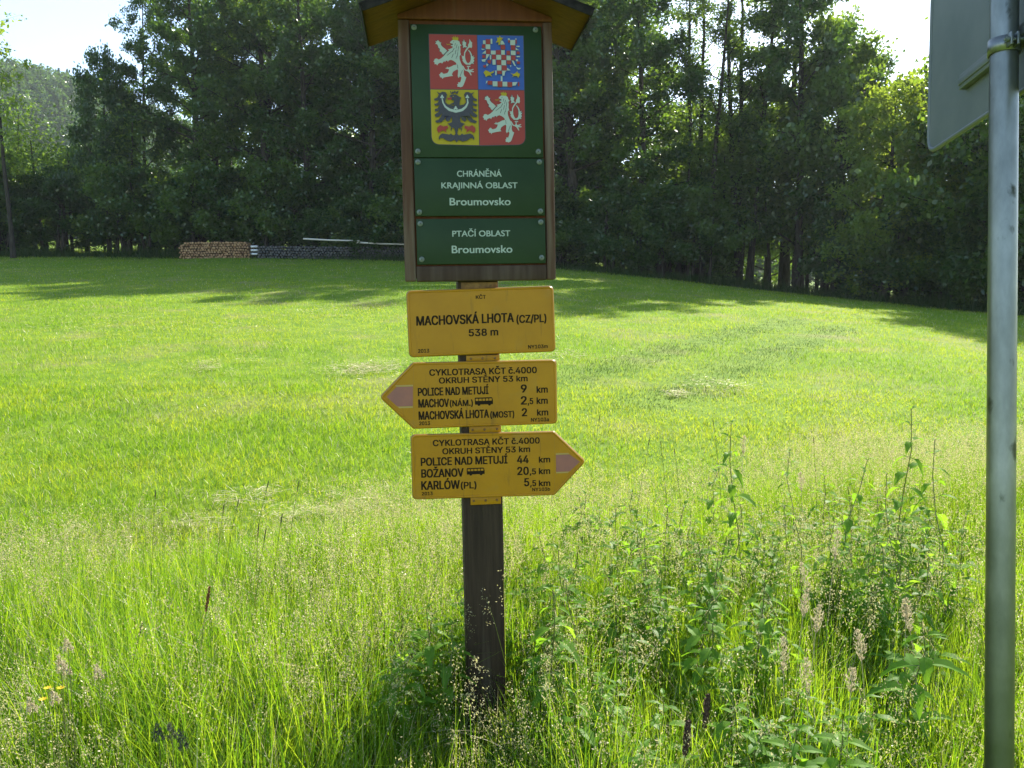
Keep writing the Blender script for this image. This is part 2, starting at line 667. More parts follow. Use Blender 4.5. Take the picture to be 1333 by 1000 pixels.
plant('sparse', 'young_tree', 24, 46, top_h(8, 46, p[2]), M_leaf_light, 'slender sparse young tree rising above the low trees at the far left', rz=.6)
# right: lower trees by the road sign
plant('low_b', 'broadleaf_tree', 1095, 42, top_h(35, 42, at(1095, 42)[2]), M_leaf_mid, 'rounded tree whose crown ends the tall forest on the right skyline', rz=.3, wide=.9)
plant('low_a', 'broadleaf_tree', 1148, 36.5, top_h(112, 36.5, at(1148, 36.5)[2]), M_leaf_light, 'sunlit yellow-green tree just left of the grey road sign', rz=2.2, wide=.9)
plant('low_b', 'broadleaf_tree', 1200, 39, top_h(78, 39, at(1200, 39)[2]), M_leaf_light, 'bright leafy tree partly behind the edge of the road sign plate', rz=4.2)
for i, (px, d, yt) in enumerate([(1305, 32.5, -50), (1370, 31, -60), (1400, 30, 0), (1235, 42, 90), (1300, 40, 60), (1380, 37, 30), (1470, 31, -10), (1130, 46, 90), (1560, 29, 0)]):
    p = at(px, d)
    plant(['low_a', 'low_b'][i % 2], 'broadleaf_tree', px, d, top_h(yt, d, p[2]), M_leaf_dark if i % 2 else M_leaf_mid,
          'dark leafy tree at the meadow edge behind the grey sign pole', 'dark trees behind the road sign')
# shrubs at the foot of the forest
k = 0
for row, dd in enumerate((-.6, 3.0)):
    px = -150
    while px < 1500:
        d = edge_depth(px) + dd + rnd.uniform(-.5, .7)
        gap = 915 < px < 1085 or (20 < px < 140)
        if gap and row == 0:
            px += 30
            continue
        H = rnd.uniform(2.6, 5.2)
        if gap:
            px += 38
            continue
        left = px < 640
        plant('shrub', 'undergrowth_shrub', px, d, H, M_leaf_dark if k % 3 else M_leaf_mid,
              'dark shrub in the undergrowth of the forest edge ' + ('left of the signpost' if left else 'right of the signpost'),
              'undergrowth shrubs ' + ('left of the signpost' if left else 'right of the signpost'), wide=rnd.uniform(.9, 1.3))
        px += rnd.uniform(26, 38)
        k += 1
# slim understorey trunks in front of the lit meadow beyond the gap
for i, (px, d) in enumerate([(940, 44.5), (962, 45), (975, 43), (1000, 44), (1012, 46), (1030, 44), (1048, 45), (1060, 43.5), (30, 51), (62, 50.5), (100, 52), (175, 49.5), (890, 43.5)]):
    t = Geo()
    hh = rnd.uniform(6, 9)
    lx = rnd.uniform(-.5, .5)
    t.tube([(0, 0, -.2), (lx * .2, 0, hh * .3), (lx * .7, 0, hh * .7), (lx, 0, hh)], [.11, .09, .06, .03], 7)
    e = empty('slim_tree', at(px, d))
    right = px > 640
    tag(e, 'slim dark tree trunk before the sunlit gap ' + ('right of the signpost' if right else 'at the far left'), 'tree', 'slim trunks in the gap ' + ('right of the signpost' if right else 'at the far left'))
    link('trunk', t.mesh('trunk', True), M_bark, e)
    if i % 2 == 0 or not right:
        C = np.array([lx, 0, hh]) * rng.uniform(.55, 1.05, (1500, 1)) + rng.normal(0, .9, (1500, 3)) * np.array([1, 1, .5])
    else:
        C = np.array([lx, 0, hh]) * rng.uniform(.4, 1.0, (1500, 1)) + rng.normal(0, .8, (1500, 3)) * np.array([1, 1, .5])
    N = rng.normal(0, .7, (1500, 3)) + np.array([0, 0, .8])
    A = rng.normal(0, 1, (1500, 3))
    A = norm(np.cross(N, A))
    L = .2 * rng.uniform(.6, 1.3, 1500)
    gq = Geo()
    gq.quads(rhombs(C, A, norm(N), L, L * .6))
    link('crown', gq.mesh('crown'), M_leaf_mid, e)

# wooded hill far left and the wood beyond the meadow: one mass
CON = [make_conifer(31, 14, 2.9, 700), make_conifer(32, 16, 2.9, 700)]
BRO = [make_tree(33, 14, 3.8, .12, 26, 800, .85, 'broad', .2, spread=.9), make_tree(34, 13, 4.2, .1, 26, 800, .9, 'dome', .2, spread=.9)]


def vcoords(me):
    a = np.empty(len(me.vertices) * 3, np.float32)
    me.vertices.foreach_get('co', a)
    return a.reshape(-1, 3)


gw = Geo()
cnt = 0
for k in range(5200):
    x = rnd.uniform(-270, -40)
    y = rnd.uniform(150, 325)
    if not (-.80 < x / y < -.33):
        continue
    if y < 175 and rnd.random() < .4:
        continue
    con = (float(vn(x, y, 30, 5)) + rnd.uniform(-.3, .3)) > .66
    src = (CON if con else BRO)[k % 2][1]
    V = vcoords(src)
    a = rnd.uniform(0, 6.28)
    s = rnd.uniform(.75, 1.2)
    c, sn = math.cos(a), math.sin(a)
    W = np.stack([(V[:, 0] * c - V[:, 1] * sn), (V[:, 0] * sn + V[:, 1] * c), V[:, 2]], 1) * s + np.array([x, y, g1(x, y)])
    gw.quads(W.reshape(-1, 4, 3), 0 if con else 1 + (k % 3 == 0))
    cnt += 1
tag(link('hillside_wood', gw.mesh('hillside_wood'), [M_conifer, M_leaf_dark, M_leaf_dark]), 'distant mixed wood covering the hill at the upper left', 'wood', kind='stuff')
gw = Geo()
for k in range(260):
    y = rnd.uniform(105, 150)
    x = rnd.uniform(-.5, .95) * y
    src = BRO[k % 2][1] if k % 3 else CON[k % 2][1]
    V = vcoords(src)
    a = rnd.uniform(0, 6.28)
    s = rnd.uniform(.7, 1.1)
    c, sn = math.cos(a), math.sin(a)
    W = np.stack([(V[:, 0] * c - V[:, 1] * sn), (V[:, 0] * sn + V[:, 1] * c), V[:, 2]], 1) * s + np.array([x, y, g1(x, y)])
    gw.quads(W.reshape(-1, 4, 3), 1 if k % 3 else 0)
tag(link('background_wood', gw.mesh('background_wood'), [M_conifer, M_leaf_dark]), 'dark wood beyond the far meadow seen between the trunks', 'wood', kind='stuff')


# ------------------------------------------------------------------ grass
def blades(x, y, z, h, w, seg, lean=.25, curl=.35, r=rng):
    n = len(x)
    az = r.uniform(0, 2 * np.pi, n)
    fa = az + np.pi / 2 + r.normal(0, .6, n)
    ln = np.abs(r.normal(0, lean, n))
    cu = np.abs(r.normal(0, curl, n))
    D = np.stack([np.cos(az), np.sin(az), np.zeros(n)], 1)
    Wd = np.stack([np.cos(fa), np.sin(fa), np.zeros(n)], 1) * (w * .5)[:, None]
    base = np.stack([x, y, z], 1)
    rows = []
    for k in range(seg + 1):
        t = k / seg
        c = base + D * (h * (ln * t + cu * t * t))[:, None]
        c[:, 2] += h * (t - .3 * cu * t * t - .12 * ln * t)
        if k == seg:
            rows.append(c)
        else:
            ww = Wd * (1 - t ** 1.6 * .75)
            rows.append(c - ww)
            rows.append(c + ww)
    V = np.stack(rows, 1)
    nv = 2 * seg + 1
    b = (np.arange(n) * nv)[:, None]
    I = []
    S = []
    loops = []
    for k in range(seg - 1):
        loops += [2 * k, 2 * k + 1, 2 * k + 3, 2 * k + 2]
        S.append(4)
    loops += [2 * seg - 2, 2 * seg - 1, 2 * seg]
    S.append(3)
    I = (b + np.array(loops)[None]).ravel()
    return V.reshape(-1, 3), I, np.tile(S, n), V[:, -1]


def tall_edge(x):
    return 4.75 + .16 * x + .28 * np.clip(x, 0, 3) + (vn(x, x * 0, .8, 4) - .5) * .9


POST_XY, POLE_XY = (-.125, 2.93), (1.1, 1.9)
n = 230000
y = np.sqrt(rng.uniform(1.45 ** 2, 6.8 ** 2, n))
x = rng.uniform(-1, 1, n) * (.74 * y + 1.4)
edge = tall_edge(x)
keep = (y < edge + rng.normal(0, .35, n)) & ((np.abs(x - POST_XY[0]) > .085) | (np.abs(y - POST_XY[1]) > .09)) & (np.hypot(x - POLE_XY[0], y - POLE_XY[1]) > .05)
x, y, edge = x[keep], y[keep], edge[keep]
z = ground(x, y) - .01
clump = vn(x, y, .45, 8)
h = (.20 + .30 * clump + rng.uniform(-.1, .16, len(x))) * np.clip((edge + .7 - y) / 1.6, .3, 1)
h *= np.where(x > .35, .82, 1.0)
h *= np.clip(.62 + (y - 1.45) * .45, .5, 1)
h *= np.where((np.abs(x + .11) < .30) & (y < 3.0), np.clip(.34 + np.abs(x + .11) * 1.6, .34, 1), 1)
w = rng.uniform(.0022, .0062, len(x))
V, I, S, tips = blades(x, y, z, h, w, 4, .15, .30)
G = Geo()
G.add(V, I, S, 0)
# dry blades among them
n = 24000
sel = rng.integers(0, len(x), n)
V, I, S, _ = blades(x[sel] + rng.normal(0, .03, n), y[sel] + rng.normal(0, .03, n), z[sel], h[sel] * rng.uniform(.5, 1.1, n), rng.uniform(.0015, .0035, n), 4, .3, .5)
G.add(V, I, S, 1)
tag(link('tall_grass', G.mesh('tall_grass'), [M_grass_tall, M_straw]), 'tall uncut green grass around the signpost in the foreground', 'grass', kind='stuff')

# airy seed heads standing above the grass
n = 21000
y = np.sqrt(rng.uniform(1.7 ** 2, 6.6 ** 2, n))
x = rng.uniform(-1, 1, n) * (.72 * y + 1.2)
keep = (y < tall_edge(x) + rng.normal(0, .3, n)) & (vn(x, y, .7, 15) + rng.normal(0, .2, n) > np.where(x > .3, .33, .48))
keep &= ((np.abs(x - POST_XY[0]) > .1) | (np.abs(y - POST_XY[1]) > .09))
x, y = x[keep], y[keep]
z = ground(x, y)
nn = len(x)
h = rng.uniform(.42, .72, nn) * np.clip((tall_edge(x) + .9 - y) / 1.5, .55, 1) * np.clip(.6 + (y - 1.7) * .4, .5, 1)
h *= np.where((np.abs(x + .11) < .22) & (y < 3.0) & (rng.uniform(0, 1, nn) < .8), .45, 1)
V, I, S, tips = blades(x, y, z, h, np.full(nn, .0016), 5, .16, .22)
G = Geo()
G.add(V, I, S, 0)
ns = 46
u = rng.uniform(0, 1, (nn, ns))
sz = rng.uniform(.6, 1.25, nn)[:, None]
az = rng.uniform(0, 2 * np.pi, (nn, ns))
rr = (.012 + .045 * u * (1.15 - u)) * sz * rng.uniform(.2, 1.2, (nn, ns))
base = np.stack([x, y, z], 1)
ax_ = norm(tips - base)
C = tips[:, None] - ax_[:, None] * (u * .17 * sz)[..., None]
C = C + np.stack([rr * np.cos(az), rr * np.sin(az), rr * .35], -1)
C = C.reshape(-1, 3)
m = len(C)
A = rng.normal(0, .6, (m, 3)) + np.array([0, 0, .7])
N = rng.normal(0, 1, (m, 3))
N = np.cross(A, N)
L = rng.uniform(.005, .0095, m)
G.quads(rhombs(C, norm(A), norm(N), L, L * .45), 1)
tag(link('grass_seed_heads', G.mesh('grass_seed_heads'), [M_grass_tall, M_panicle]), 'pale airy grass seed heads above the uncut foreground grass', 'grass', kind='stuff')

# mown meadow, one short blade field up to the forest
TR = [[hit(*p) for p in pts] for pts in ([(735, 497), (800, 480), (870, 458), (950, 436), (1040, 419)], [(850, 527), (900, 505), (960, 480), (1030, 452), (1095, 428)])]


def track_dist(x, y):
    best = np.full(len(x), 9.0)
    for P in TR:
        for a, b in zip(P[:-1], P[1:]):
            ax0, ay0 = a[0], a[1]
            dx, dy = b[0] - ax0, b[1] - ay0
            t = np.clip(((x - ax0) * dx + (y - ay0) * dy) / (dx * dx + dy * dy), 0, 1)
            best = np.minimum(best, np.hypot(x - ax0 - t * dx, y - ay0 - t * dy))
    return best


def mown(n, y0, y1, seg):
    y = np.exp(rng.uniform(math.log(y0), math.log(y1), n))
    x = rng.uniform(-1, 1, n) * (.74 * y + 1.6)
    keep = y > tall_edge(x) - 1.1 + rng.normal(0, .3, n)
    x, y = x[keep], y[keep]
    nn = len(x)
    td = track_dist(x, y)
    tr = (td < .42 + rng.normal(0, .16, nn)) & (rng.uniform(0, 1, nn) < .9)
    pat = vn(x, y, 1.1, 21) * .6 + vn(x, y, .3, 22) * .4
    h = (.022 + .045 * pat + rng.uniform(-.008, .014, nn)) * (1 + y * .012)
    h = np.where(tr, h * .65, h)
    w = .0035 * np.maximum(y / 6, 1) ** .75 * rng.uniform(.7, 1.4, nn)
    lush = vn(x, y, 3.1, 41) * .55 + vn(x, y, .8, 42) * .45 + rng.normal(0, .13, nn)
    h = h * np.clip(.6 + lush, .6, 1.5)
    kind = np.where(tr, 1, np.where(lush > .56, 2, 0))
    kind = np.where((rng.uniform(0, 1, nn) < .05) & ~tr, 3, kind)
    return x, y, h, w, kind


G = Geo()
for (n, y0, y1, seg) in ((235000, 3.6, 10, 2), (350000, 10, 60, 1)):
    x, y, h, w, kd = mown(n, y0, y1, seg)
    for sel, mi in [(kd == q_, q_) for q_ in range(4)]:
        if sel.sum() == 0:
            continue
        V, I, S, _ = blades(x[sel], y[sel], ground(x[sel], y[sel]) - .004, h[sel], w[sel], seg, .45, .5)
        G.add(V, I, S, mi)
tag(link('mown_grass', G.mesh('mown_grass'), [M_grass_mown, M_grass_worn, M_grass_lush, M_straw]), 'short mown bright green meadow grass between signpost and forest', 'grass', kind='stuff')

# pale dry clippings lying on the mown grass
G = Geo()
for (px, py, sx, sy, n) in [(480, 483, .32, .25, 900), (293, 480, .3, .2, 500), (300, 660, .15, .04, 80), (345, 648, .10, .03, 60), (725, 465, .5, .2, 300), (885, 517, .10, .05, 130),
                            (445, 405, .5, .5, 250), (420, 670, .2, .12, 500), (940, 505, .3, .2, 250), (120, 420, .8, .6, 250), (250, 430, .8, .6, 250), (190, 690, .25, .12, 500)]:
    c = hit(px, py)
    n *= 2
    x = c[0] + rng.normal(0, sx, n)
    y = c[1] + rng.normal(0, sy * 1.6, n)
    a = rng.uniform(0, np.pi, n)
    C = np.stack([x, y, ground(x, y) + rng.uniform(.02, .075, n)], 1)
    A = np.stack([np.cos(a), np.sin(a), rng.normal(0, .15, n)], 1)
    N = np.array([0, 0, 1.]) + rng.normal(0, .3, (n, 3))
    L = rng.uniform(.04, .12, n)
    kp = vn(x, y, .16, 61) * .5 + vn(x, y, .45, 62) * .5 > .47
    C, A, N, L, n = C[kp], A[kp], N[kp], L[kp], int(kp.sum())
    G.quads(rhombs(C, norm(A), norm(N), L, np.full(n, .0035) * max(1, c[1] / 6)), 0)
tag(link('hay_clippings', G.mesh('hay_clippings'), [M_straw]), 'pale dry grass clippings scattered in patches on the mown meadow', 'hay', kind='stuff')

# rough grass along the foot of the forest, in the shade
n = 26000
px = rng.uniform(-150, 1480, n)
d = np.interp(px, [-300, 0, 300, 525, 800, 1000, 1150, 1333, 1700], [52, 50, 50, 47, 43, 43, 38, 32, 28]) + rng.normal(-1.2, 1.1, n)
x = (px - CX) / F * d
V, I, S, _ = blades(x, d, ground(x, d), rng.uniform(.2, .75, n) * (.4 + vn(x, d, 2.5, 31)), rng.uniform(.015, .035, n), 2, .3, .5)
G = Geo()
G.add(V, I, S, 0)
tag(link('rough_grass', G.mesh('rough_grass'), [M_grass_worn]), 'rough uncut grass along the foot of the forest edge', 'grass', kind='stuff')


# ------------------------------------------------------------------ nettles and other weeds
def leaf_fan(L, W, droop, r):
    """toothed leaf along +X, folded at the midrib; list of quads and tris"""
    n = 7
    s = np.linspace(0, 1, n)
    prof = np.sin(np.pi * np.clip(s, 0, 1) ** .62) ** .85 * W * .5
    prof[0] = W * .06
    prof[-1] = 0.0005
    mid = np.stack([s * L, 0 * s, -droop * L * s ** 2], 1)
    V = []
    I = []
    S = []
    for sgn in (1, -1):
        out = mid.copy()
        tooth = np.where(np.arange(n) % 2 == 1, 1.12, .86)
        out[:, 1] = sgn * prof * tooth
        out[:, 0] += np.where(np.arange(n) % 2 == 1, .03, -.02) * L
        out[:, 2] += prof * .35
        b = len(V)
        V += list(mid) + list(out)
        for k in range(n - 1):
            qd = [b + k, b + k + 1, b + n + k + 1, b + n + k]
            I += qd if sgn < 0 else qd[::-1]
            S.append(4)
    return np.array(V), np.array(I), S


def make_nettle(seed, H, leafL, npairs):
    r = np.random.default_rng(seed)
    st = Geo()
    fo = Geo()
    t = np.linspace(0, 1, 7)
    wob = np.cumsum(r.normal(0, .016, (7, 2)), 0)
    lean = r.normal(0, .09, 2)
    P = np.stack([wob[:, 0] + lean[0] * t * H, wob[:, 1] + lean[1] * t * H, t * H], 1)
    st.tube(P, .0024 * (1 - .6 * t) + .0007, 5)
    for k in range(npairs):
        u = .18 + .82 * (k / (npairs - 1)) ** .85
        i = u * 6
        i0 = min(int(i), 5)
        p = P[i0] * (1 - (i - i0)) + P[i0 + 1] * (i - i0)
        sc = (1 - .62 * max(0, (u - .6) / .4) ** 1.5) * (.75 + .25 * min(1, u * 2))
        L = leafL * sc * r.uniform(.8, 1.15)
        for side in (0, 1):
            az = k * math.pi / 2 + side * math.pi + r.normal(0, .25)
            V, I, S = leaf_fan(L, L * r.uniform(.42, .56), r.uniform(.3, .9), r)
            pit = r.uniform(-.35, .6) + (.4 if u > .92 else 0)
            ca, sa, cp, sp = math.cos(az), math.sin(az), math.cos(pit), math.sin(pit)
            V = V + np.array([L * .28, 0, 0])
            X = V[:, 0] * cp - V[:, 2] * sp
            Z = V[:, 0] * sp + V[:, 2] * cp
            W = np.stack([X * ca - V[:, 1] * sa, X * sa + V[:, 1] * ca, Z], 1) + p
            fo.add(W, I, S)
            e = p + np.array([ca * cp, sa * cp, sp]) * L * .3
            st.tube(np.stack([p, e]), [.0012, .0009], 4, cap=False)
        if u > .5:      # hanging flower strings at the nodes
            for q in range(3):
                az = r.uniform(0, 6.28)
                ln = r.uniform(.02, .05)
                m = 12
                s = np.linspace(0, 1, m)
                C = p + np.stack([np.cos(az) * ln * s, np.sin(az) * ln * s, -.02 * s - .02 * s ** 2], 1)
                A = r.normal(0, 1, (m, 3))
                N = r.normal(0, 1, (m, 3))
                N = np.cross(A, N)
                fo.quads(rhombs(C, norm(A), norm(N), np.full(m, .005), np.full(m, .004)), 1)
    a = st.mesh('stem', True)
    a.materials.append(M_stem)
    b = fo.mesh('foliage')
    b.materials.append(M_nettle)
    b.materials.append(M_panicle)
    return a, b


NET = [make_nettle(s, h, l, n) for s, h, l, n in ((51, 1.0, .092, 12), (52, .85, .098, 11), (53, .7, .10, 10), (54, .95, .085, 12), (55, .6, .105, 9))]
NH = [1.0, .85, .7, .95, .6]


def nettle(i, loc, H, label, group, rz=None):
    e = empty('nettle', loc, rnd.uniform(0, 6.28) if rz is None else rz)
    e.scale = (H / NH[i] * .4 + .6,) * 2 + (H / NH[i],)
    e.rotation_euler = (rnd.gauss(0, .09), rnd.gauss(0, .09), e.rotation_euler[2])
    tag(e, label, 'nettle', group)
    link('stem', NET[i][0], None, e)
    link('foliage', NET[i][1], None, e)
    return e


def at_d(px, d):
    x = (px - CX) / F * d
    return (x, d, g1(x, d))


# the tall ones that stand out
for i, (px, py, d, lab) in enumerate([
        (985, 543, 3.7, 'tall thin nettle standing alone at the left of the weed patch'),
        (1173, 528, 3.6, 'tallest nettle in the weed patch, its pale flowering tip reaching highest'),
        (1258, 580, 3.4, 'tall flowering nettle closest to the left side of the grey sign pole'),
        (1108, 600, 3.7, 'tall nettle standing between the two highest nettles of the patch'),
        (1205, 625, 3.3, 'straight bare-stemmed nettle just left of the one beside the pole'),
        (1032, 590, 4.0, 'slim nettle at the back of the patch right of the lone tall one')]):
    p = at_d(px, d)
    nettle([0, 3, 0, 3, 0, 3][i], p, top_h(py, d, p[2]), lab, None)
GN = 'nettles in the patch between signpost and pole'
for i in range(130):
    px = rnd.uniform(735, 1285)
    d = rnd.uniform(2.15, 4.6)
    if px < 800 and d < 2.6 and rnd.random() < .5:
        continue
    p = at_d(px, d)
    if math.hypot(p[0] - POLE_XY[0], p[1] - POLE_XY[1]) < .12:
        continue
    nettle(rnd.choice([1, 2, 2, 4, 4]), p, rnd.uniform(.30, .62) * (1 if d > 2.6 else .7), 'leafy green nettle in the thick patch between the signpost and the pole', GN)
for i in range(12):
    px = rnd.uniform(500, 592)
    d = rnd.uniform(2.6, 3.3)
    nettle(rnd.choice([1, 2, 4]), at_d(px, d), rnd.uniform(.30, .52), 'dark green nettle just left of the signpost post', 'nettles left of the post')
for i in range(7):
    px = rnd.uniform(670, 735)
    d = rnd.uniform(2.5, 3.4)
    nettle(rnd.choice([1, 2, 4]), at_d(px, d), rnd.uniform(.3, .52), 'green nettle close to the right of the signpost post', 'nettles right of the post')


def spike_head(px, py, d, lean, head_l, head_r, mat_h, name, label, cat, group=None, fuzz=True):
    p = at_d(px, d)
    H = top_h(py, d, p[2])
    e = empty(name, p)
    tag(e, label, cat, group)
    g = Geo()
    t = np.linspace(0, 1, 6)
    P = np.stack([lean * H * t ** 1.6, 0 * t, H * t], 1) - np.array([lean * H, 0, 0])
    g.tube(P, .0016 * (1 - .4 * t), 5)
    link('stem', g.mesh('stem', True), M_stem, e)
    ax0 = norm(P[-1] - P[-2])
    s = np.linspace(0, 1, 8)
    Q = P[-1] - ax0 * head_l * (1 - s)[:, None]
    rad = head_r * np.sin(np.pi * (.12 + .8 * s)) ** .5
    g = Geo()
    g.tube(Q, rad * .8, 7)
    m = int(160 * head_l / .07)
    u = rng.uniform(0, 1, m)
    a = rng.uniform(0, 6.28, m)
    C = P[-1] - ax0 * (head_l * (1 - u))[:, None] + np.stack([np.cos(a), np.sin(a), 0 * a], 1) * head_r * (np.sin(np.pi * (.1 + .82 * u)) ** .5)[:, None]
    A = np.stack([np.cos(a), np.sin(a), 1.4 + 0 * a], 1)
    N = np.stack([np.cos(a), np.sin(a), -.7 + 0 * a], 1) + rng.normal(0, .5, (m, 3))
    g.quads(rhombs(C, norm(A), norm(N), np.full(m, head_r * 1.6), np.full(m, head_r * .8)))
    link('seed_head', g.mesh('seed_head'), mat_h, e)


spike_head(262, 772, 2.6, .12, .085, .0045, M_brown_head, 'timothy_grass', 'long reddish-brown timothy spike in the left foreground grass', 'grass')
for i, (px, py, d) in enumerate([(330, 686, 3.2), (340, 692, 3.2), (195, 640, 3.6), (345, 628, 4.0), (385, 628, 4.0), (305, 652, 3.8), (362, 672, 3.4), (285, 660, 3.6), (170, 822, 2.7)]):
    spike_head(px, py, d, rnd.uniform(.05, .2), rnd.uniform(.04, .06), .0024, M_dark_head, 'timothy_grass', 'dark thin timothy spike leaning above the grass left of the signpost', 'grass', 'dark timothy spikes left of the signpost')
for i, (px, py, d) in enumerate([(848, 570, 4.2), (862, 575, 4.2), (1063, 570, 4.5), (782, 540, 4.4), (930, 545, 4.6), (880, 585, 4.0)]):
    spike_head(px, py, d, rnd.uniform(-.1, .15), rnd.uniform(.03, .05), .0022, M_dark_head, 'timothy_grass', 'thin dark timothy spike above the weeds right of the signpost', 'grass', 'dark timothy spikes right of the signpost')
for i, (px, py, d, lab) in enumerate([(932, 922, 2.3, 'dark brown seeded dock stalk in the weeds right of the post'), (215, 898, 2.2, 'brown seeded stalk by the right lower foreground weeds')]):
    spike_head([932, 906][i], [922, 960][i], d, .05, .10, .008, mat('dock_seed_%s' % 'ab'[i], (.10, .06, .04), .9), 'dry_dock_stalk',
               ['tall dark brown seeded dock stalk in the weeds right of the post', 'short brown dock stalk just left of the taller one, near the lower edge'][i], 'dry stalk')


M_cocks = leaf_mat('cocksfoot_head', (.07, .08, .05), (.13, .13, .09), (.08, .10, .05), (.13, .14, .08), .3, .02, .5, 0)


def cocksfoot(px, py, d, m, label, group=None):
    p = at_d(px, d)
    H = top_h(py, d, p[2])
    e = empty('cocksfoot_grass', p)
    tag(e, label, 'grass', group)
    g = Geo()
    g.tube([(0, 0, 0), (.01, 0, H * .5), (0, .01, H)], [.0018, .0016, .001], 5)
    link('stem', g.mesh('stem', True), M_stem, e)
    g = Geo()
    for c in [(0, 0, H), (.016, 0, H - .022), (-.014, .01, H - .03), (.026, .005, H - .045), (-.004, 0, H - .05)]:
        mm = 34
        C = np.array([c[0] * .5, c[1], H + (c[2] - H) * .6]) + rng.normal(0, .7, (mm, 3)) * np.array([.004, .004, .007])
        A = rng.normal(0, .6, (mm, 3)) + np.array([0, 0, 1])
        N = np.cross(A, rng.normal(0, 1, (mm, 3)))
        g.quads(rhombs(C, norm(A), norm(N), np.full(mm, .009), np.full(mm, .003)))
    link('seed_head', g.mesh('seed_head'), m, e)


for i, (px, py, d) in enumerate([(183, 968, 1.95), (201, 966, 2.05), (215, 980, 2.0)]):
    cocksfoot(px, py, d, M_cocks, 'dark grey-green cocksfoot head at the bottom edge left of the post', 'dark cocksfoot heads at the bottom edge')
for i, (px, py, d) in enumerate([(105, 884, 2.2), (55, 872, 2.2), (62, 880, 2.3), (44, 918, 2.1), (12, 930, 2.0), (66, 845, 2.3)]):
    cocksfoot(px, py, d, M_tan_head, 'pale tan cocksfoot head in the lower left foreground', 'pale cocksfoot heads in the lower left')


def plume(px, py, d, label, size=.12):
    p = at_d(px, d)
    H = top_h(py, d, p[2])
    e = empty('dry_grass_plume', p)
    tag(e, label, 'grass', 'dry tan plumes in the weeds right of the post')
    lean = rnd.uniform(-.12, .12)
    g = Geo()
    t = np.linspace(0, 1, 6)
    P = np.stack([lean * H * t ** 2, .05 * t, H * t], 1)
    g.tube(P, .0016 * (1 - .5 * t), 5)
    link('stem', g.mesh('stem', True), M_straw, e)
    m = 260
    u = rng.uniform(0, 1, m)
    a = rng.uniform(0, 6.28, m)
    rr = .022 * np.sin(np.pi * (.1 + .85 * u)) * rng.uniform(.1, 1, m)
    C = P[-1] - norm(P[-1] - P[-2]) * (u * size)[:, None] + np.stack([rr * np.cos(a), rr * np.sin(a), 0 * a], 1)
    A = np.stack([np.cos(a) * .5, np.sin(a) * .5, np.ones(m)], 1)
    N = np.cross(A, rng.normal(0, 1, (m, 3)))
    g = Geo()
    g.quads(rhombs(C, norm(A), norm(N), rng.uniform(.006, .013, m), np.full(m, .003)))
    link('seed_head', g.mesh('seed_head'), M_tan_head, e)


for (px, py, d) in [(1082, 745, 2.9), (1090, 700, 3.1), (1050, 790, 2.7), (1068, 805, 2.6), (1040, 850, 2.5), (1075, 880, 2.4), (1200, 795, 2.8), (1222, 800, 2.8), (1155, 840, 2.5), (970, 570, 4.2), (1060, 620, 3.8), (1125, 895, 2.3)]:
    plume(px, py, d, 'dry tan grass plume rising from the weeds right of the signpost', rnd.uniform(.07, .13))


for i, (px, py, d, lab) in enumerate([(38, 914, 2.15, 'leftmost of the three small yellow flowers in the lower left grass'), (56, 914, 2.2, 'rightmost of the three small yellow flowers in the lower left grass'), (31, 930, 2.1, 'lowest of the three small yellow flowers in the lower left grass')]):
    p = at_d(px, d)
    H = top_h(py, d, p[2])
    e = empty('yellow_flower', p)
    tag(e, lab, 'flower')
    g = Geo()
    g.tube([(0, 0, 0), (.01, 0, H * .5), (0, 0, H)], [.0015, .0012, .001], 5)
    link('stem', g.mesh('stem', True), M_stem, e)
    a = np.repeat(np.linspace(0, 2 * np.pi, 9, endpoint=False), 1)
    A = np.stack([np.cos(a), np.sin(a), .35 + 0 * a], 1)
    N = np.stack([-np.cos(a) * .35, -np.sin(a) * .35, 1 + 0 * a], 1)
    g = Geo()
    g.quads(rhombs(np.array([0, 0, H]) + A * .006, norm(A), norm(N), np.full(9, .013), np.full(9, .007)))
    link('petals', g.mesh('petals'), M_petal, e)

# ------------------------------------------------------------------ firewood at the forest edge
M_logend = mat('split_log_ends', rough=.85)
mx, _ = noise_mix(M_logend, (.27, .14, .065), (.48, .30, .15), 6, detail=3)
M_oldlog = mat('weathered_log_ends', rough=.9)
noise_mix(M_oldlog, (.05, .05, .05), (.13, .125, .12), 6, detail=3)
M_rail = mat('peeled_pole', (.62, .58, .50), .6)
M_white = mat('white_painted_board', (.75, .75, .75), .6)


def woodpile(px0, px1, d, hh, lr, m, label, prof):
    a, b = at(px0, d), at(px1, d)
    W = b[0] - a[0]
    e = empty('woodpile', a)
    e.rotation_euler = (0, math.atan2(b[2] - a[2], W) * -1, 0)
    tag(e, label, 'woodpile')
    g = Geo()
    rows = int(hh / (lr * 1.75))
    for j in range(rows):
        nx_ = int(W / (2 * lr))
        for i in range(nx_):
            xx = (i + .5 + .5 * (j % 2)) * 2 * lr + rnd.uniform(-.02, .02)
            zz = lr + j * lr * 1.75 + rnd.uniform(-.02, .02)
            if zz > hh * prof(xx / W) or xx > W:
                continue
            r = lr * rnd.uniform(.72, .95)
            yy = rnd.uniform(-.08, .05)
            sides = rnd.choice([4, 5, 6, 7])
            g.tube([(xx, yy, zz), (xx + rnd.uniform(-.02, .02), yy + .5, zz), (xx, yy + 1.0, zz)], r, sides)
    o = link('firewood_logs', g.mesh('firewood_logs'), m, e)
    tag(o, kind='stuff')


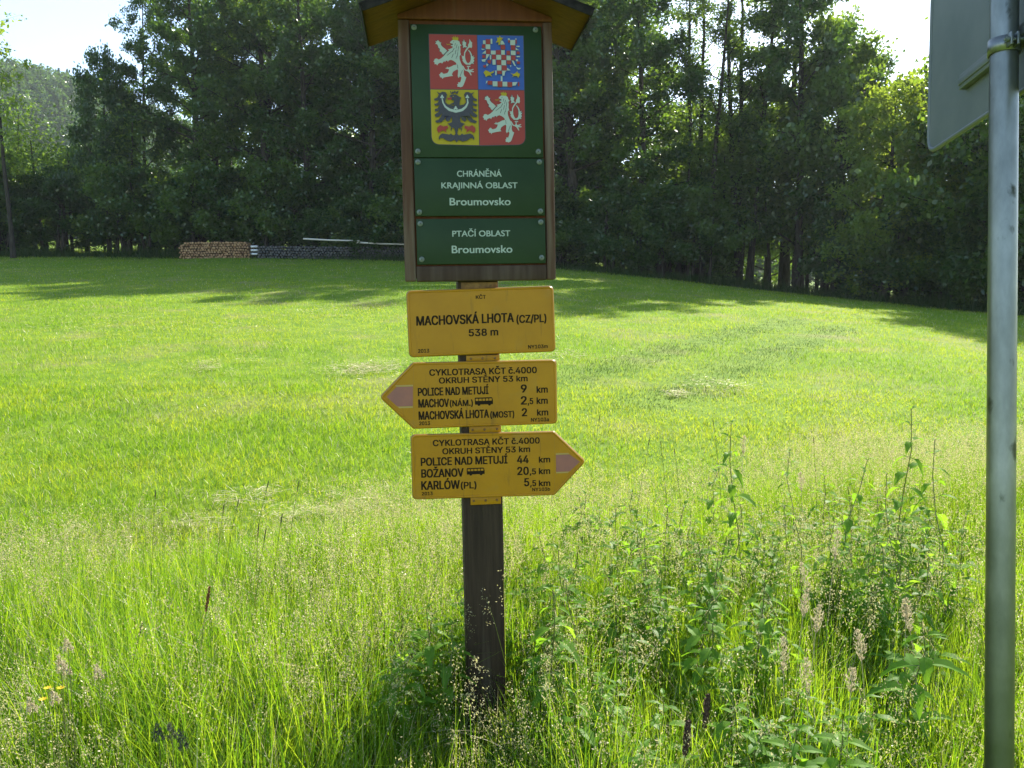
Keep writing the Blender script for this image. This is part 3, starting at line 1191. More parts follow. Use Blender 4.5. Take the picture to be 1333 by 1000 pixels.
woodpile(237, 328, 46.2, .95, .075, M_logend, 'orange-brown stack of split firewood at the forest edge left of the signpost', lambda t: 1.0 - .35 * max(0, .12 - t) / .12 - .2 * max(0, t - .9) / .1)
woodpile(338, 528, 45.6, .80, .08, M_oldlog, 'long low stack of grey weathered firewood beside the orange-brown stack', lambda t: .95 + .1 * math.sin(t * 9))
for i, (pa, ya, pb, yb, lab) in enumerate([(398, 312.5, 470, 315, 'left pale peeled pole lying on the grey firewood stack'), (466, 317, 530, 319.5, 'right pale peeled pole on the grey firewood stack behind the signpost')]):
    d = 45.2
    xa, xb = (pa - CX) / F * d, (pb - CX) / F * d
    za, zb = EYE + (400 - ya) / F * d, EYE + (400 - yb) / F * d
    g = Geo()
    g.tube([(0, 0, 0), ((xb - xa) / 2, 0, (zb - za) / 2 - .02), (xb - xa, 0, zb - za)], [.05, .045, .035], 8)
    o = link('peeled_pole', g.mesh('peeled_pole', True), M_rail)
    o.location = (xa, d, za)
    tag(o, lab, 'pole', 'peeled poles on the firewood')
p = at(330, 45.6)
e = empty('board_stack', p)
tag(e, 'small stack of white boards between the two firewood stacks', 'boards')
for j in range(3):
    g = Geo()
    g.box(0, .36, 0, .3, .22 + j * .2, .31 + j * .2)
    link('board', g.mesh('board'), M_white, e)
g = Geo()
for xx in (.03, .29):
    g.box(xx, xx + .05, .1, .16, -.1, .78)
link('upright', g.mesh('upright'), M_bark, e)

# ------------------------------------------------------------------ the signpost
YAW, LEAN, BACK = R(6.49), R(1.006), R(1.259)
Xa = Vector((math.cos(YAW), math.sin(YAW), 0))
Na = Vector((math.sin(YAW), -math.cos(YAW), 0))
Za = Vector((0, 0, 1))
Zb = Za * math.cos(BACK) - Na * math.sin(BACK)
Nb = Na * math.cos(BACK) + Za * math.sin(BACK)
Xc = Xa * math.cos(LEAN) + Zb * math.sin(LEAN)
Zc = Zb * math.cos(LEAN) - Xa * math.sin(LEAN)
O = Vector(((622 - CX) / F * 2.85, 2.85, EYE))
WB = -1.6                                   # local height of the foot of the post
foot = O + Zc * WB
rot = Matrix((Xc, -Nb, Zc)).transposed()
SIGN = empty('hiking_signpost', foot)
SIGN.rotation_euler = rot.to_euler()
tag(SIGN, 'brown wooden signpost with little roof, green coat-of-arms board and three yellow trail signs', 'signpost')


def wood(name, c1, c2, grey, glo, ghi, along='z', rough=.8):
    m = mat(name, rough=rough, spec=.3)
    st = {'z': (1, 1, .06), 'x': (.06, 1, 1), 'y': (1, .06, 1)}[along]
    mx, ns = noise_mix(m, c1, c2, 70, stretch=st, detail=8, lo=.3, hi=.7, bump=.35, bdist=.004)
    second_layer(m, mx, grey, 26, glo, ghi, stretch=st, detail=6)
    return m


M_post = wood('dark_stained_post', (.028, .017, .010), (.060, .038, .023), (.09, .07, .05), .58, .80)
M_rail_w = wood('weathered_side_rail', (.070, .030, .019), (.115, .058, .038), (.17, .13, .105), .46, .66)
M_red = wood('red_brown_board', (.10, .032, .014), (.17, .055, .022), (.14, .08, .05), .60, .85)
M_bottom = wood('grey_brown_board', (.042, .023, .016), (.070, .042, .030), (.10, .07, .055), .52, .75)
M_under = wood('orange_stained_roof_boards', (.10, .038, .009), (.18, .070, .014), (.07, .03, .012), .58, .8, along='x')
M_felt = mat('roof_edge_felt', (.05, .045, .045), .9, spec=.15)
noise_mix(M_felt, (.014, .012, .012), (.035, .03, .028), 40, bump=.3, bdist=.003)
M_green = mat('green_enamel', (.022, .085, .045), .5, spec=.22)
mxg, _ = noise_mix(M_green, (.015, .036, .013), (.021, .046, .018), 5, detail=5)
M_yellow = mat('yellow_enamel', (.62, .34, .012), .42, spec=.3)
mxy, _ = noise_mix(M_yellow, (.48, .222, .002), (.39, .172, .002), 7, detail=6, lo=.3, hi=.75)
my1 = second_layer(M_yellow, mxy, (.36, .20, .03), 11, .58, .85, detail=7)
second_layer(M_yellow, my1, (.22, .11, .015), 60, .62, .85, stretch=(1, 1, .12), detail=7)
M_edge = mat('sign_edge_brown', (.30, .16, .03), .45)
M_ink = mat('black_sign_ink', (.022, .014, .008), .7, spec=.1)
M_letter = mat('pale_sign_lettering', (.40, .47, .42), .5, spec=.3)
M_pink = mat('faded_red_marker', (.45, .17, .15), .5)
noise_mix(M_pink, (.35, .125, .090), (.29, .11, .09), 30)
M_cream = mat('faded_white_band', (.44, .29, .08), .5)
M_screw = mat('galvanised_screw', (.20, .23, .21), .6, .5)
M_hole = mat('screw_slot', (.03, .03, .03), .7)
M_rust = mat('rusty_strap', rough=.85)
noise_mix(M_rust, (.13, .06, .025), (.28, .15, .05), 35)


def sw(me):
    """shift a mesh from board coordinates (origin at eye height) to the foot of the post"""
    for v in me.vertices:
        v.co.z -= WB
    return me


# post
g = Geo()
g.box(-.0645, .0755, .030, .170, WB - .25, .98)
link('post', bevel_mesh(sw(g.mesh('post')), .006, 2), M_post, SIGN)
# board: back panel, side rails, gable, bottom rail
g = Geo()
g.prism([(-.2400, .102), (.2695, .102), (.2695, .965), (.0145, 1.062), (-.2400, .965)], .012, .029)
link('back_panel', fix_normals(sw(g.mesh('back_panel'))), M_red, SIGN)
for (x0, x1) in ((-.2440, -.2065), (.2425, .2730)):
    g = Geo()
    g.box(x0, x1, -.002, .040, .178 if False else .0915, .9535)
    link('side_rail', bevel_mesh(sw(g.mesh('side_rail')), .004), M_rail_w, SIGN)
g = Geo()
g.prism([(-.2445, .9555), (.2735, .9555), (.2735, .9690), (.0145, 1.0655), (-.2445, .9690)], -.004, .0115)
link('gable_board', bevel_mesh(fix_normals(sw(g.mesh('gable_board'))), .002), M_red, SIGN)
g = Geo()
g.box(-.2050, .2410, -.003, .0385, .0900, .1415)
link('bottom_rail', bevel_mesh(sw(g.mesh('bottom_rail')), .004), M_bottom, SIGN)
# roof, two sloping leaves, felt on top
SL = math.radians(20.2)
for s in (-1, 1):
    c, sn = math.cos(SL), math.sin(SL)

    def rp(a, b):
        # a along the slope from the ridge, b normal to the roof
        return (.0145 + s * (a * c + b * sn), 1.0680 - a * sn + b * c)
    Lr = .388
    g = Geo()
    g.prism([rp(0, 0), rp(Lr, 0), rp(Lr, .016), rp(0, .016)], -.135, .218)
    o = link('roof_board', fix_normals(sw(g.mesh('roof_board'))), M_under, SIGN)
    g = Geo()
    g.prism([rp(.0, .0175), rp(Lr + .006, .0175), rp(Lr + .006, .0215), rp(0.0, .0215)], -.141, .224)
    g.prism([rp(Lr + .001, -.004), rp(Lr + .005, -.004), rp(Lr + .005, .0170), rp(Lr + .001, .0170)], -.1405, .2235)
    g.prism([rp(.004, -.006), rp(Lr, -.006), rp(Lr, .0168), rp(.004, .0168)], -.1400, -.1360)
    link('roofing_felt', fix_normals(sw(g.mesh('roofing_felt'))), M_felt, o)


# ---- lettering
import os
FONT = None
try:                                            # the plain grotesque that ships with Blender, for the trail signs
    FONT = bpy.data.fonts.load(os.path.join(bpy.utils.system_resource('DATAFILES'), 'fonts', 'Inter.woff2'))
except Exception:
    FONT = None


def glyph_height(font):
    cu = bpy.data.curves.new('glyph', 'FONT')
    cu.body = 'H'
    if font:
        cu.font = font
    o = bpy.data.objects.new('glyph', cu)
    COL.objects.link(o)
    me = bpy.data.meshes.new_from_object(o.evaluated_get(bpy.context.evaluated_depsgraph_get()))
    h = float(vcoords(me)[:, 1].max())
    bpy.data.objects.remove(o)
    bpy.data.meshes.remove(me)
    bpy.data.curves.remove(cu)
    return h


def glyph_faces(o):
    """triangulate each letter by winding number, so that overlapping strokes stay clean"""
    from mathutils.geometry import interpolate_bezier, delaunay_2d_cdt
    cv = o.to_curve(bpy.context.evaluated_depsgraph_get())
    chars = {}
    for sp in cv.splines:
        pts = []
        bp = sp.bezier_points
        for a in range(len(bp)):
            b = (a + 1) % len(bp)
            pts += [tuple(v)[:2] for v in interpolate_bezier(bp[a].co, bp[a].handle_right, bp[b].handle_left, bp[b].co, 5)[:-1]]
        q = [p for k, p in enumerate(pts) if math.dist(p, pts[k - 1]) > 1e-4]
        if len(q) > 2:
            chars.setdefault(sp.character_index, []).append(q)
    o.to_curve_clear()
    G = Geo()
    for qs in chars.values():
        pv, ed = [], []
        for q in qs:
            b = len(pv)
            pv += [Vector(p) for p in q]
            ed += [(b + k, b + (k + 1) % len(q)) for k in range(len(q))]
        vo, _, fo, *_ = delaunay_2d_cdt(pv, ed, [], 0, 1e-6)
        P0 = np.array([p for q in qs for p in q])
        P1 = np.array([p for q in qs for p in q[1:] + q[:1]])
        keep = []
        for f in fo:
            c = sum((vo[k] for k in f), Vector((0, 0))) / len(f)
            up = (P0[:, 1] <= c.y) & (P1[:, 1] > c.y)
            dn = (P0[:, 1] > c.y) & (P1[:, 1] <= c.y)
            side = (P1[:, 0] - P0[:, 0]) * (c.y - P0[:, 1]) - (c.x - P0[:, 0]) * (P1[:, 1] - P0[:, 1])
            if (up & (side > 0)).sum() - (dn & (side < 0)).sum() != 0:
                keep.append(f)
        G.add([(v.x, v.y, 0) for v in vo], [k for f in keep for k in f], [len(f) for f in keep])
    return np.concatenate(G.V), np.concatenate(G.I), np.concatenate(G.S)


def lettering(lines, y, rotdeg, m, parent, bold=.010, font=None):
    """one flat part per line: (string, left, right, baseline, cap height) in board coordinates"""
    ch = glyph_height(font)
    for (s, a, b, base, cap) in lines:
        G = Geo()
        cu = bpy.data.curves.new('lettering', 'FONT')
        cu.body = s
        cu.size = 1.0
        cu.resolution_u = 3
        if font:
            cu.font = font
        o = bpy.data.objects.new('lettering', cu)
        COL.objects.link(o)
        V, I, S = glyph_faces(o)
        x0, x1 = V[:, 0].min(), V[:, 0].max()
        bw = cap * bold / .69                       # strokes thickened by stacking shifted copies
        X = a + bw + (V[:, 0] - x0) / (x1 - x0) * (b - a - 2 * bw)
        Z = V[:, 1] * cap / ch
        t = math.tan(math.radians(rotdeg))
        Z = Z + base + (X - (a + b) / 2) * t
        for k, (dx, dz) in enumerate(((-1, -.5), (1, -.5), (-1, .5), (1, .5))):
            G.add(np.stack([X + dx * bw, np.full(len(X), y - k * .00004), Z + dz * bw], 1), I, S)
        bpy.data.objects.remove(o)
        bpy.data.curves.remove(cu)
        link('lettering', sw(G.mesh('lettering')), m, parent)


TXT_green2 = [('CHRÁNĚNÁ', -0.0602, 0.0912, 0.4395, 0.0192), ('KRAJINNÁ OBLAST', -0.1137, 0.1449, 0.4007, 0.0190), ('Broumovsko', -0.0872, 0.1200, 0.3441, 0.0242)]
TXT_green3 = [('PTAČÍ OBLAST', -0.0810, 0.1166, 0.2394, 0.0192), ('Broumovsko', -0.0842, 0.1229, 0.1838, 0.0247)]
TXT_y1 = [('KČT', -0.0052, 0.0297, 0.0289, 0.0120), ('MACHOVSKÁ LHOTA', -0.2105, 0.1255, -0.0556, 0.0309), ('(CZ/PL)', 0.1339, 0.2392, -0.0557, 0.0262), ('538 m', -0.0324, 0.0698, -0.0982, 0.0237),
          ('2013', -0.2073, -0.1690, -0.1517, 0.0123), ('NY103m', 0.1728, 0.2422, -0.1459, 0.0122)]
TXT_y2 = [('CYKLOTRASA KČT č.4000', -0.1710, 0.2021, -0.2315, 0.0212), ('OKRUH STĚNY 53 km', -0.1387, 0.1693, -0.2591, 0.0197), ('POLICE NAD METUJÍ', -0.2119, 0.0319, -0.2999, 0.0265),
          ('9', 0.1444, 0.1659, -0.2981, 0.0265), ('km', 0.1999, 0.2396, -0.3010, 0.0225), ('MACHOV', -0.2115, -0.1057, -0.3400, 0.0275), ('(NÁM.)', -0.1037, -0.0233, -0.3393, 0.0205),
          ('2', 0.1436, 0.1651, -0.3404, 0.0281), (',5', 0.1678, 0.1878, -0.3400, 0.0209), ('km', 0.1992, 0.2389, -0.3400, 0.0226), ('MACHOVSKÁ LHOTA', -0.2116, 0.0316, -0.3823, 0.0279),
          ('(MOST)', 0.0357, 0.1201, -0.3836, 0.0212), ('2', 0.1463, 0.1654, -0.3815, 0.0271), ('km', 0.2001, 0.2399, -0.3809, 0.0215), ('2013', -0.2104, -0.1728, -0.4011, 0.0122), ('NY103a', 0.1781, 0.2420, -0.4016, 0.0124)]
TXT_y3 = [('CYKLOTRASA KČT č.4000', -0.1655, 0.2080, -0.4772, 0.0207), ('OKRUH STĚNY 53 km', -0.1333, 0.1733, -0.5065, 0.0199), ('POLICE NAD METUJÍ', -0.2087, 0.0931, -0.5441, 0.0271),
          ('44', 0.1261, 0.1680, -0.5470, 0.0268), ('km', 0.2036, 0.2439, -0.5473, 0.0206), ('BOŽANOV', -0.2083, -0.0611, -0.5846, 0.0282), ('20', 0.1264, 0.1675, -0.5883, 0.0274), (',5', 0.1703, 0.1931, -0.5880, 0.0201),
          ('km', 0.2029, 0.2432, -0.5884, 0.0210), ('KARLÓW', -0.2095, -0.0754, -0.6271, 0.0293), ('(PL)', -0.0727, -0.0177, -0.6285, 0.0227), ('5', 0.1500, 0.1681, -0.6288, 0.0275), (',5', 0.1711, 0.1929, -0.6297, 0.0204),
          ('km', 0.2021, 0.2430, -0.6314, 0.0205), ('2013', -0.2080, -0.1702, -0.6461, 0.0113), ('NY103b', 0.1781, 0.2422, -0.6481, 0.0115)]


def screw(x, z, y, parent):
    g = Geo()
    g.tube([(x, y, z), (x, y - .0022, z), (x, y - .0034, z)], [.0092, .0092, .0068], 18, 0)
    g.tube([(x, y - .0030, z), (x, y - .0052, z), (x, y - .0060, z)], [.0056, .0054, .0036], 12, 0)
    g.tube([(x, y - .0058, z), (x, y - .0063, z)], [.0022, .0022], 6, 1)
    link('screw', fix_normals(sw(g.mesh('screw', False))), [M_screw, M_hole], parent)


# ---- green panels
def panel(name, x0, x1, z0, z1, screws, label):
    g = Geo()
    g.box(x0, x1, -.0065, -.0035 + .004, z0, z1)
    o = link(name, bevel_mesh(sw(g.mesh(name)), .0015), M_green, SIGN)
    o['label'] = label
    for (x, z) in screws:
        screw(x, z, -.0066, o)
    return o


YF = -.0066
p1 = panel('arms_panel', -.2035, .2355, .5030, .9378, [(-.1903, .9268), (.2158, .9259), (-.189, .5228), (.2183, .5228)], 'green top panel with the four-quartered coat of arms')
p2 = panel('area_panel', -.2030, .2380, .3085, .5005, [(-.1899, .4875), (.2209, .4883), (-.1895, .3213), (.2217, .323)], 'green middle panel with white protected area wording')
p3 = panel('bird_area_panel', -.2015, .2380, .1465, .2995, [(-.1879, .2831), (.2224, .286), (-.1861, .164), (.2232, .1654)], 'green bottom panel with white bird area wording')
lettering(TXT_green2, YF - .0006, 0, M_letter, p2, .018)
lettering(TXT_green3, YF - .0006, 0, M_letter, p3, .018)

# ---- coat of arms
ARM = [mat('heraldic_red', (.34, .045, .038), .5, spec=.3), mat('heraldic_blue', (.04, .10, .42), .5, spec=.3), mat('heraldic_gold', (.44, .33, .010), .5, spec=.3),
       mat('heraldic_white', (.44, .50, .47), .5, spec=.3), mat('heraldic_black', (.035, .03, .04), .45), mat('heraldic_outline', (.05, .04, .05), .5)]
RED, BLU, GOLD, WHT, BLK, OUT = range(6)
ga = Geo()
lay = [YF - .0004]


def q2(poly, box, quad, mi):
    """polygon drawn in a box -> quarter of the shield; each piece 0.05 mm proud of the last"""
    bx0, bx1, by0, by1 = box
    u0, u1, w0, w1 = quad
    lay[0] -= .00005
    ga.flat([(u0 + (x - bx0) / (bx1 - bx0) * (u1 - u0), w1 + (y - by0) / (by1 - by0) * (w0 - w1)) for x, y in poly], lay[0], mi)


Lx, Mx, Rx, By, My, Ty = -.1415, .0180, .1735, .5470, .7268, .9050
shield = round_poly([(Lx - .002, Ty + .002), (Rx + .002, Ty + .002), (Rx + .002, By - .002), (Mx, By - .006), (Lx - .002, By - .002)], [0, 0, .030, 0, .030], 8)
ga.flat(shield, lay[0], OUT)
lay[0] -= .00005
gp = .0012
Q1, Q2, Q3, Q4 = (Lx, Mx - gp, My + gp, Ty), (Mx + gp, Rx, My + gp, Ty), (Lx, Mx - gp, By, My - gp), (Mx + gp, Rx, By, My - gp)
ga.flat([(Q1[0], Q1[2]), (Q1[1], Q1[2]), (Q1[1], Q1[3]), (Q1[0], Q1[3])], lay[0], RED)
ga.flat([(Q2[0], Q2[2]), (Q2[1], Q2[2]), (Q2[1], Q2[3]), (Q2[0], Q2[3])], lay[0], BLU)
ga.flat(round_poly([(Q3[0], Q3[3]), (Q3[1], Q3[3]), (Q3[1], By - .003), (Q3[0], By)], [0, 0, 0, .028], 8), lay[0], GOLD)
ga.flat(round_poly([(Q4[0], Q4[3]), (Q4[1], Q4[3]), (Q4[1], By), (Q4[0], By - .003)], [0, 0, .028, 0], 8), lay[0], RED)
LION = [
    [(300, 360), (350, 310), (310, 275), (270, 245), (245, 215), (240, 190), (255, 165), (230, 175), (215, 150), (190, 130), (180, 155), (150, 150), (165, 175), (145, 195), (180, 205), (195, 235), (200, 260), (225, 280), (220, 320), (250, 335), (255, 355), (280, 380)],
    [(445, 125), (405, 160), (400, 175), (430, 185), (440, 195), (410, 225), (455, 240), (430, 265), (395, 280), (360, 285), (385, 305), (330, 345), (290, 400), (245, 440), (200, 465), (165, 445), (130, 455), (125, 480), (105, 495), (130, 515), (125, 545), (155, 540), (170, 565), (190, 535), (215, 520), (245, 515), (255, 535), (275, 505), (295, 490), (310, 505), (325, 480), (350, 480), (355, 500), (375, 475), (410, 465), (450, 480), (480, 500), (500, 520), (505, 545), (455, 555), (410, 580), (355, 600), (345, 578), (335, 600), (305, 610), (345, 622), (375, 625), (365, 660), (345, 690), (300, 705), (270, 705), (250, 680), (225, 690), (220, 710), (195, 720), (215, 745), (215, 765), (245, 770), (255, 795), (275, 770), (320, 760), (370, 750), (405, 745), (440, 740), (420, 715), (440, 670), (480, 645), (520, 625), (530, 650), (525, 700), (520, 740), (535, 775), (560, 745), (585, 765), (575, 810), (560, 850), (535, 845), (520, 855), (530, 875), (505, 885), (515, 905), (510, 925), (545, 925), (560, 935), (600, 920), (620, 890), (640, 840), (670, 760), (640, 745), (625, 700), (630, 640), (610, 580), (585, 520), (560, 450), (560, 400), (585, 370), (575, 330), (580, 280), (575, 230), (600, 215), (575, 190), (565, 150), (530, 130)],
    [(600, 555), (625, 615), (650, 645), (690, 655), (720, 680), (745, 725), (765, 725), (750, 690), (740, 670), (800, 670), (805, 655), (755, 650), (800, 625), (795, 612), (745, 630), (725, 630), (715, 610), (715, 585), (745, 578), (745, 565), (680, 565), (685, 580), (700, 585), (700, 615), (685, 635), (655, 625), (625, 570)],
    [(705, 545), (665, 540), (625, 500), (605, 465), (620, 455), (595, 425), (610, 420), (590, 385), (620, 400), (635, 395), (640, 340), (660, 300), (690, 260), (710, 235), (715, 200), (735, 165), (740, 100), (765, 150), (785, 160), (780, 200), (785, 225), (770, 260), (745, 245), (720, 260), (685, 305), (660, 345), (655, 400), (660, 450), (680, 500), (705, 520)],
    [(705, 520), (740, 500), (755, 450), (755, 380), (735, 330), (710, 300), (725, 290), (755, 325), (775, 370), (775, 400), (815, 385), (790, 415), (825, 420), (800, 450), (815, 480), (795, 500), (805, 530), (770, 520), (740, 545), (710, 548)],
    [(690, 250), (650, 245), (620, 260), (630, 225), (615, 200), (620, 170), (610, 150), (635, 150), (640, 105), (655, 155), (680, 160), (680, 185), (670, 215), (690, 235)]]
CROWN = [(455, 128), (445, 95), (430, 80), (455, 85), (465, 60), (480, 90), (495, 52), (510, 90), (530, 62), (535, 90), (555, 82), (545, 110), (545, 132)]
TONGUE = [(330, 185), (355, 200), (405, 195), (405, 208), (350, 212)]
MARKS = [[(425, 190), (450, 188), (448, 215), (425, 212)], [(470, 150), (450, 160), (452, 166), (474, 158)], [(490, 180), (478, 230), (484, 232), (498, 184)], [(520, 200), (500, 270), (507, 272), (528, 204)], [(545, 230), (530, 320), (537, 322), (552, 234)],
         [(470, 260), (430, 330), (437, 334), (478, 264)], [(500, 290), (480, 370), (487, 372), (508, 294)], [(430, 320), (340, 390), (344, 396), (436, 326)], [(450, 360), (420, 430), (428, 432), (458, 364)], [(530, 330), (515, 410), (522, 412), (537, 333)], [(505, 400), (495, 450), (502, 452), (512, 403)],
         [(515, 545), (522, 610), (530, 610), (522, 545)], [(355, 310), (290, 385), (296, 389), (362, 316)], [(600, 640), (560, 740), (566, 742), (607, 644)]]


def lion(quad):
    B = (45, 865, 35, 965)
    for P in LION:
        cx_ = sum(p[0] for p in P) / len(P)
        cy_ = sum(p[1] for p in P) / len(P)
        q2([(x + (7 if x > cx_ else -7), y + (7 if y > cy_ else -7)) for x, y in P], B, quad, OUT) if len(P) < 25 else None
    for P in LION:
        q2(P, B, quad, WHT)
    q2(CROWN, B, quad, GOLD)
    q2(TONGUE, B, quad, GOLD)
    for P in MARKS:
        q2(P, B, quad, OUT)


lion(Q1)
lion(Q4)
# chequered eagle
B2 = (35, 845, 50, 965)
CELLS = {WHT: [(265, 110, 295, 195), (130, 140, 175, 200), (175, 205, 258, 285), (265, 310, 350, 375), (245, 385, 270, 460), (358, 380, 445, 462), (448, 300, 512, 380), (447, 470, 530, 555), (365, 555, 445, 645), (335, 645, 360, 725),
               (540, 390, 615, 470), (618, 305, 703, 380), (610, 125, 700, 215), (570, 100, 605, 130), (700, 100, 728, 118), (718, 222, 778, 242), (720, 395, 780, 415), (705, 450, 742, 485), (430, 740, 460, 830), (285, 830, 370, 915), (460, 835, 545, 915), (290, 460, 345, 550)],
         RED: [(180, 120, 260, 205), (112, 212, 170, 270), (180, 290, 258, 370), (112, 385, 168, 440), (280, 380, 350, 460), (355, 300, 440, 378), (450, 380, 535, 465), (440, 215, 520, 290), (360, 470, 445, 550), (450, 560, 540, 645), (370, 650, 450, 705),
               (540, 310, 605, 380), (620, 215, 700, 295), (572, 132, 606, 172), (704, 120, 725, 190), (620, 390, 700, 470), (540, 475, 620, 540), (718, 320, 775, 368), (722, 490, 775, 530), (195, 825, 280, 890), (370, 830, 455, 925), (545, 840, 630, 925), (732, 840, 758, 910)]}
for mi in (WHT, RED):
    for (a, b, c, d) in CELLS[mi]:
        q2([(a, b), (c, b), (c, d), (a, d)], B2, Q2, mi)
for mi, P in [(WHT, [(440, 140), (480, 145), (515, 205), (440, 210)]), (WHT, [(90, 285), (172, 290), (120, 308)]), (WHT, [(105, 365), (175, 310), (176, 368)]), (WHT, [(180, 375), (245, 375), (185, 465), (175, 470)]), (WHT, [(95, 470), (175, 455), (160, 505), (110, 500)]),
              (RED, [(200, 475), (272, 470), (255, 540), (205, 520)]), (WHT, [(178, 535), (218, 545), (190, 585)]), (RED, [(120, 565), (180, 555), (165, 605), (130, 600)]), (WHT, [(455, 650), (545, 650), (510, 670), (495, 735), (460, 735)]), (WHT, [(545, 600), (608, 645), (545, 645)]),
              (WHT, [(705, 255), (740, 285), (775, 300), (705, 300)]), (WHT, [(628, 475), (665, 480), (702, 570), (675, 565)]), (WHT, [(705, 580), (740, 600), (795, 600), (760, 630), (725, 620)]), (WHT, [(595, 560), (625, 562), (608, 590)]),
              (WHT, [(160, 880), (175, 830), (195, 822), (190, 850)]), (WHT, [(635, 845), (725, 840), (690, 900), (635, 905)]),
              (GOLD, [(125, 685), (165, 645), (205, 660), (245, 682), (325, 648), (300, 690), (250, 708), (280, 755), (235, 735), (200, 740), (165, 765), (150, 725)]),
              (GOLD, [(600, 688), (650, 705), (690, 690), (725, 655), (735, 685), (775, 700), (765, 730), (740, 770), (720, 740), (665, 740), (630, 760), (650, 725)]),
              (GOLD, [(385, 135), (372, 80), (400, 100), (425, 60), (450, 95), (490, 92), (462, 130), (432, 150), (432, 212), (398, 222), (402, 170), (355, 180), (370, 155)])]:
    q2(P, B2, Q2, mi)
# black eagle with silver crescent
B3 = (55, 840, 40, 965)
half = [(440, 320), (330, 295), (292, 255), (305, 200), (325, 130), (300, 90), (250, 82), (205, 108), (155, 82), (190, 130), (165, 180), (108, 205), (118, 238), (185, 225), (165, 275), (108, 290), (122, 325), (192, 310), (170, 360), (113, 380), (125, 418), (165, 410), (205, 375), (170, 430), (108, 475), (128, 515), (185, 503), (242, 440), (222, 490), (180, 552), (118, 580), (140, 612), (220, 600), (278, 542), (305, 490), (290, 560), (322, 590), (368, 560), (388, 500), (400, 545), (395, 598), (318, 625), (345, 642), (380, 680), (370, 720), (378, 760), (400, 690), (432, 700), (452, 790), (430, 822), (395, 815), (375, 790), (345, 810), (290, 798), (228, 790), (188, 820), (168, 865), (178, 905), (200, 862), (240, 872), (300, 912), (370, 928), (432, 895)]
eagle = half + [(465, 945)] + [(930 - x, y) for x, y in half[::-1]]
q2(eagle, B3, Q3, BLK)
q2([(365, 155), (385, 135), (430, 125), (480, 130), (520, 160), (558, 180), (538, 210), (530, 270), (525, 325), (440, 325), (435, 300), (355, 300), (385, 285), (430, 265), (440, 232), (400, 222)], B3, Q3, BLK)
q2([(330, 182), (365, 185), (395, 172), (402, 200), (385, 215), (330, 216)], B3, Q3, RED)
q2([(418, 155), (435, 152), (438, 163), (420, 166)], B3, Q3, GOLD)
q2([(375, 65), (390, 75), (400, 115), (415, 75), (440, 85), (455, 55), (470, 85), (500, 70), (522, 60), (500, 110), (480, 122), (470, 98), (440, 98), (415, 120), (390, 125)], B3, Q3, BLK)
for mir in (0, 1):
    fx = (lambda p: [(930 - x, y) for x, y in p[::-1]]) if mir else (lambda p: p)
    q2(fx([(150, 690), (200, 645), (250, 670), (322, 655), (330, 700), (290, 720), (302, 780), (250, 735), (212, 750), (168, 782), (145, 735)]), B3, Q3, RED)
q2([(232, 190), (243, 270), (280, 345), (350, 407), (465, 438), (580, 407), (645, 345), (678, 270), (668, 190), (654, 200), (652, 270), (618, 325), (560, 368), (465, 393), (370, 368), (302, 325), (268, 270), (250, 195)], B3, Q3, WHT)
for (cx_, cy_, r_) in ((242, 168, 26), (660, 165, 26), (462, 360, 28)):
    q2([(cx_ + r_ * (1 + .35 * math.cos(3 * a)) * math.sin(a), cy_ + r_ * (1 + .35 * math.cos(3 * a)) * -math.cos(a)) for a in [i * 2 * math.pi / 24 for i in range(24)]], B3, Q3, WHT)
link('coat_of_arms', sw(ga.mesh('coat_of_arms')), ARM, p1)


# ---- yellow trail signs
def trail_sign(name, outline, radii, rotdeg, txt, label, marker=None, bus=None):
    poly = round_poly(outline, radii, 5)
    g = Geo()
    g.prism(poly, .010, .0225)
    o = link(name, fix_normals(sw(g.mesh(name))), M_yellow, SIGN)
    o['label'] = label
    cx_ = sum(p[0] for p in poly) / len(poly)
    cz_ = sum(p[1] for p in poly) / len(poly)
    g = Geo()
    P = np.array([(p[0], .0115, p[1]) for p in poly])
    g.tube(P, .0043, 8, closed=True)
    link('rim', sw(g.mesh('rim', True)), M_yellow, o)
    g = Geo()
    P2 = np.array([(cx_ + (p[0] - cx_) * 1.006 + math.copysign(.0012, p[0] - cx_), .0175, cz_ + (p[1] - cz_) * 1.006 + math.copysign(.0012, p[1] - cz_)) for p in poly])
    g.tube(P2, .0042, 8, closed=True)
    link('back_edge', sw(g.mesh('back_edge', True)), M_edge, o)
    lettering(txt, .0094, rotdeg, M_ink, o, .032, FONT)
    if bus:
        (x0, z0, x1, z1) = bus
        w, h = x1 - x0, z1 - z0
        gb = Geo()

        def r2(a, b, c, d, mi, y):
            gb.flat([(x0 + a * w, z0 + b * h), (x0 + c * w, z0 + b * h), (x0 + c * w, z0 + d * h), (x0 + a * w, z0 + d * h)], y, mi)
        gb.flat(round_poly([(x0, z0 + .16 * h), (x1, z0 + .16 * h), (x1, z0 + .62 * h), (x1 - .04 * w, z1), (x0, z1)], [.002, .002, .001, .003, .003], 3), .0094, 0)
        for kx in range(5):
            r2(.05 + kx * .185, .60, .05 + kx * .185 + .145, .86, 1, .0092)
        for cxx in (.22, .80):
            gb.flat([(x0 + cxx * w + .17 * h * math.cos(a), z0 + .17 * h + .17 * h * math.sin(a)) for a in [i * math.pi / 8 for i in range(16)]], .0091, 0)
        link('bus_pictogram', sw(gb.mesh('bus_pictogram')), [M_ink, M_yellow], o)
    if marker:
        gm = Geo()
        for poly_, mi, y in marker:
            gm.flat(poly_, y, mi)
        link('route_marker', sw(gm.mesh('route_marker')), [M_pink, M_cream, M_edge], o)
    return o


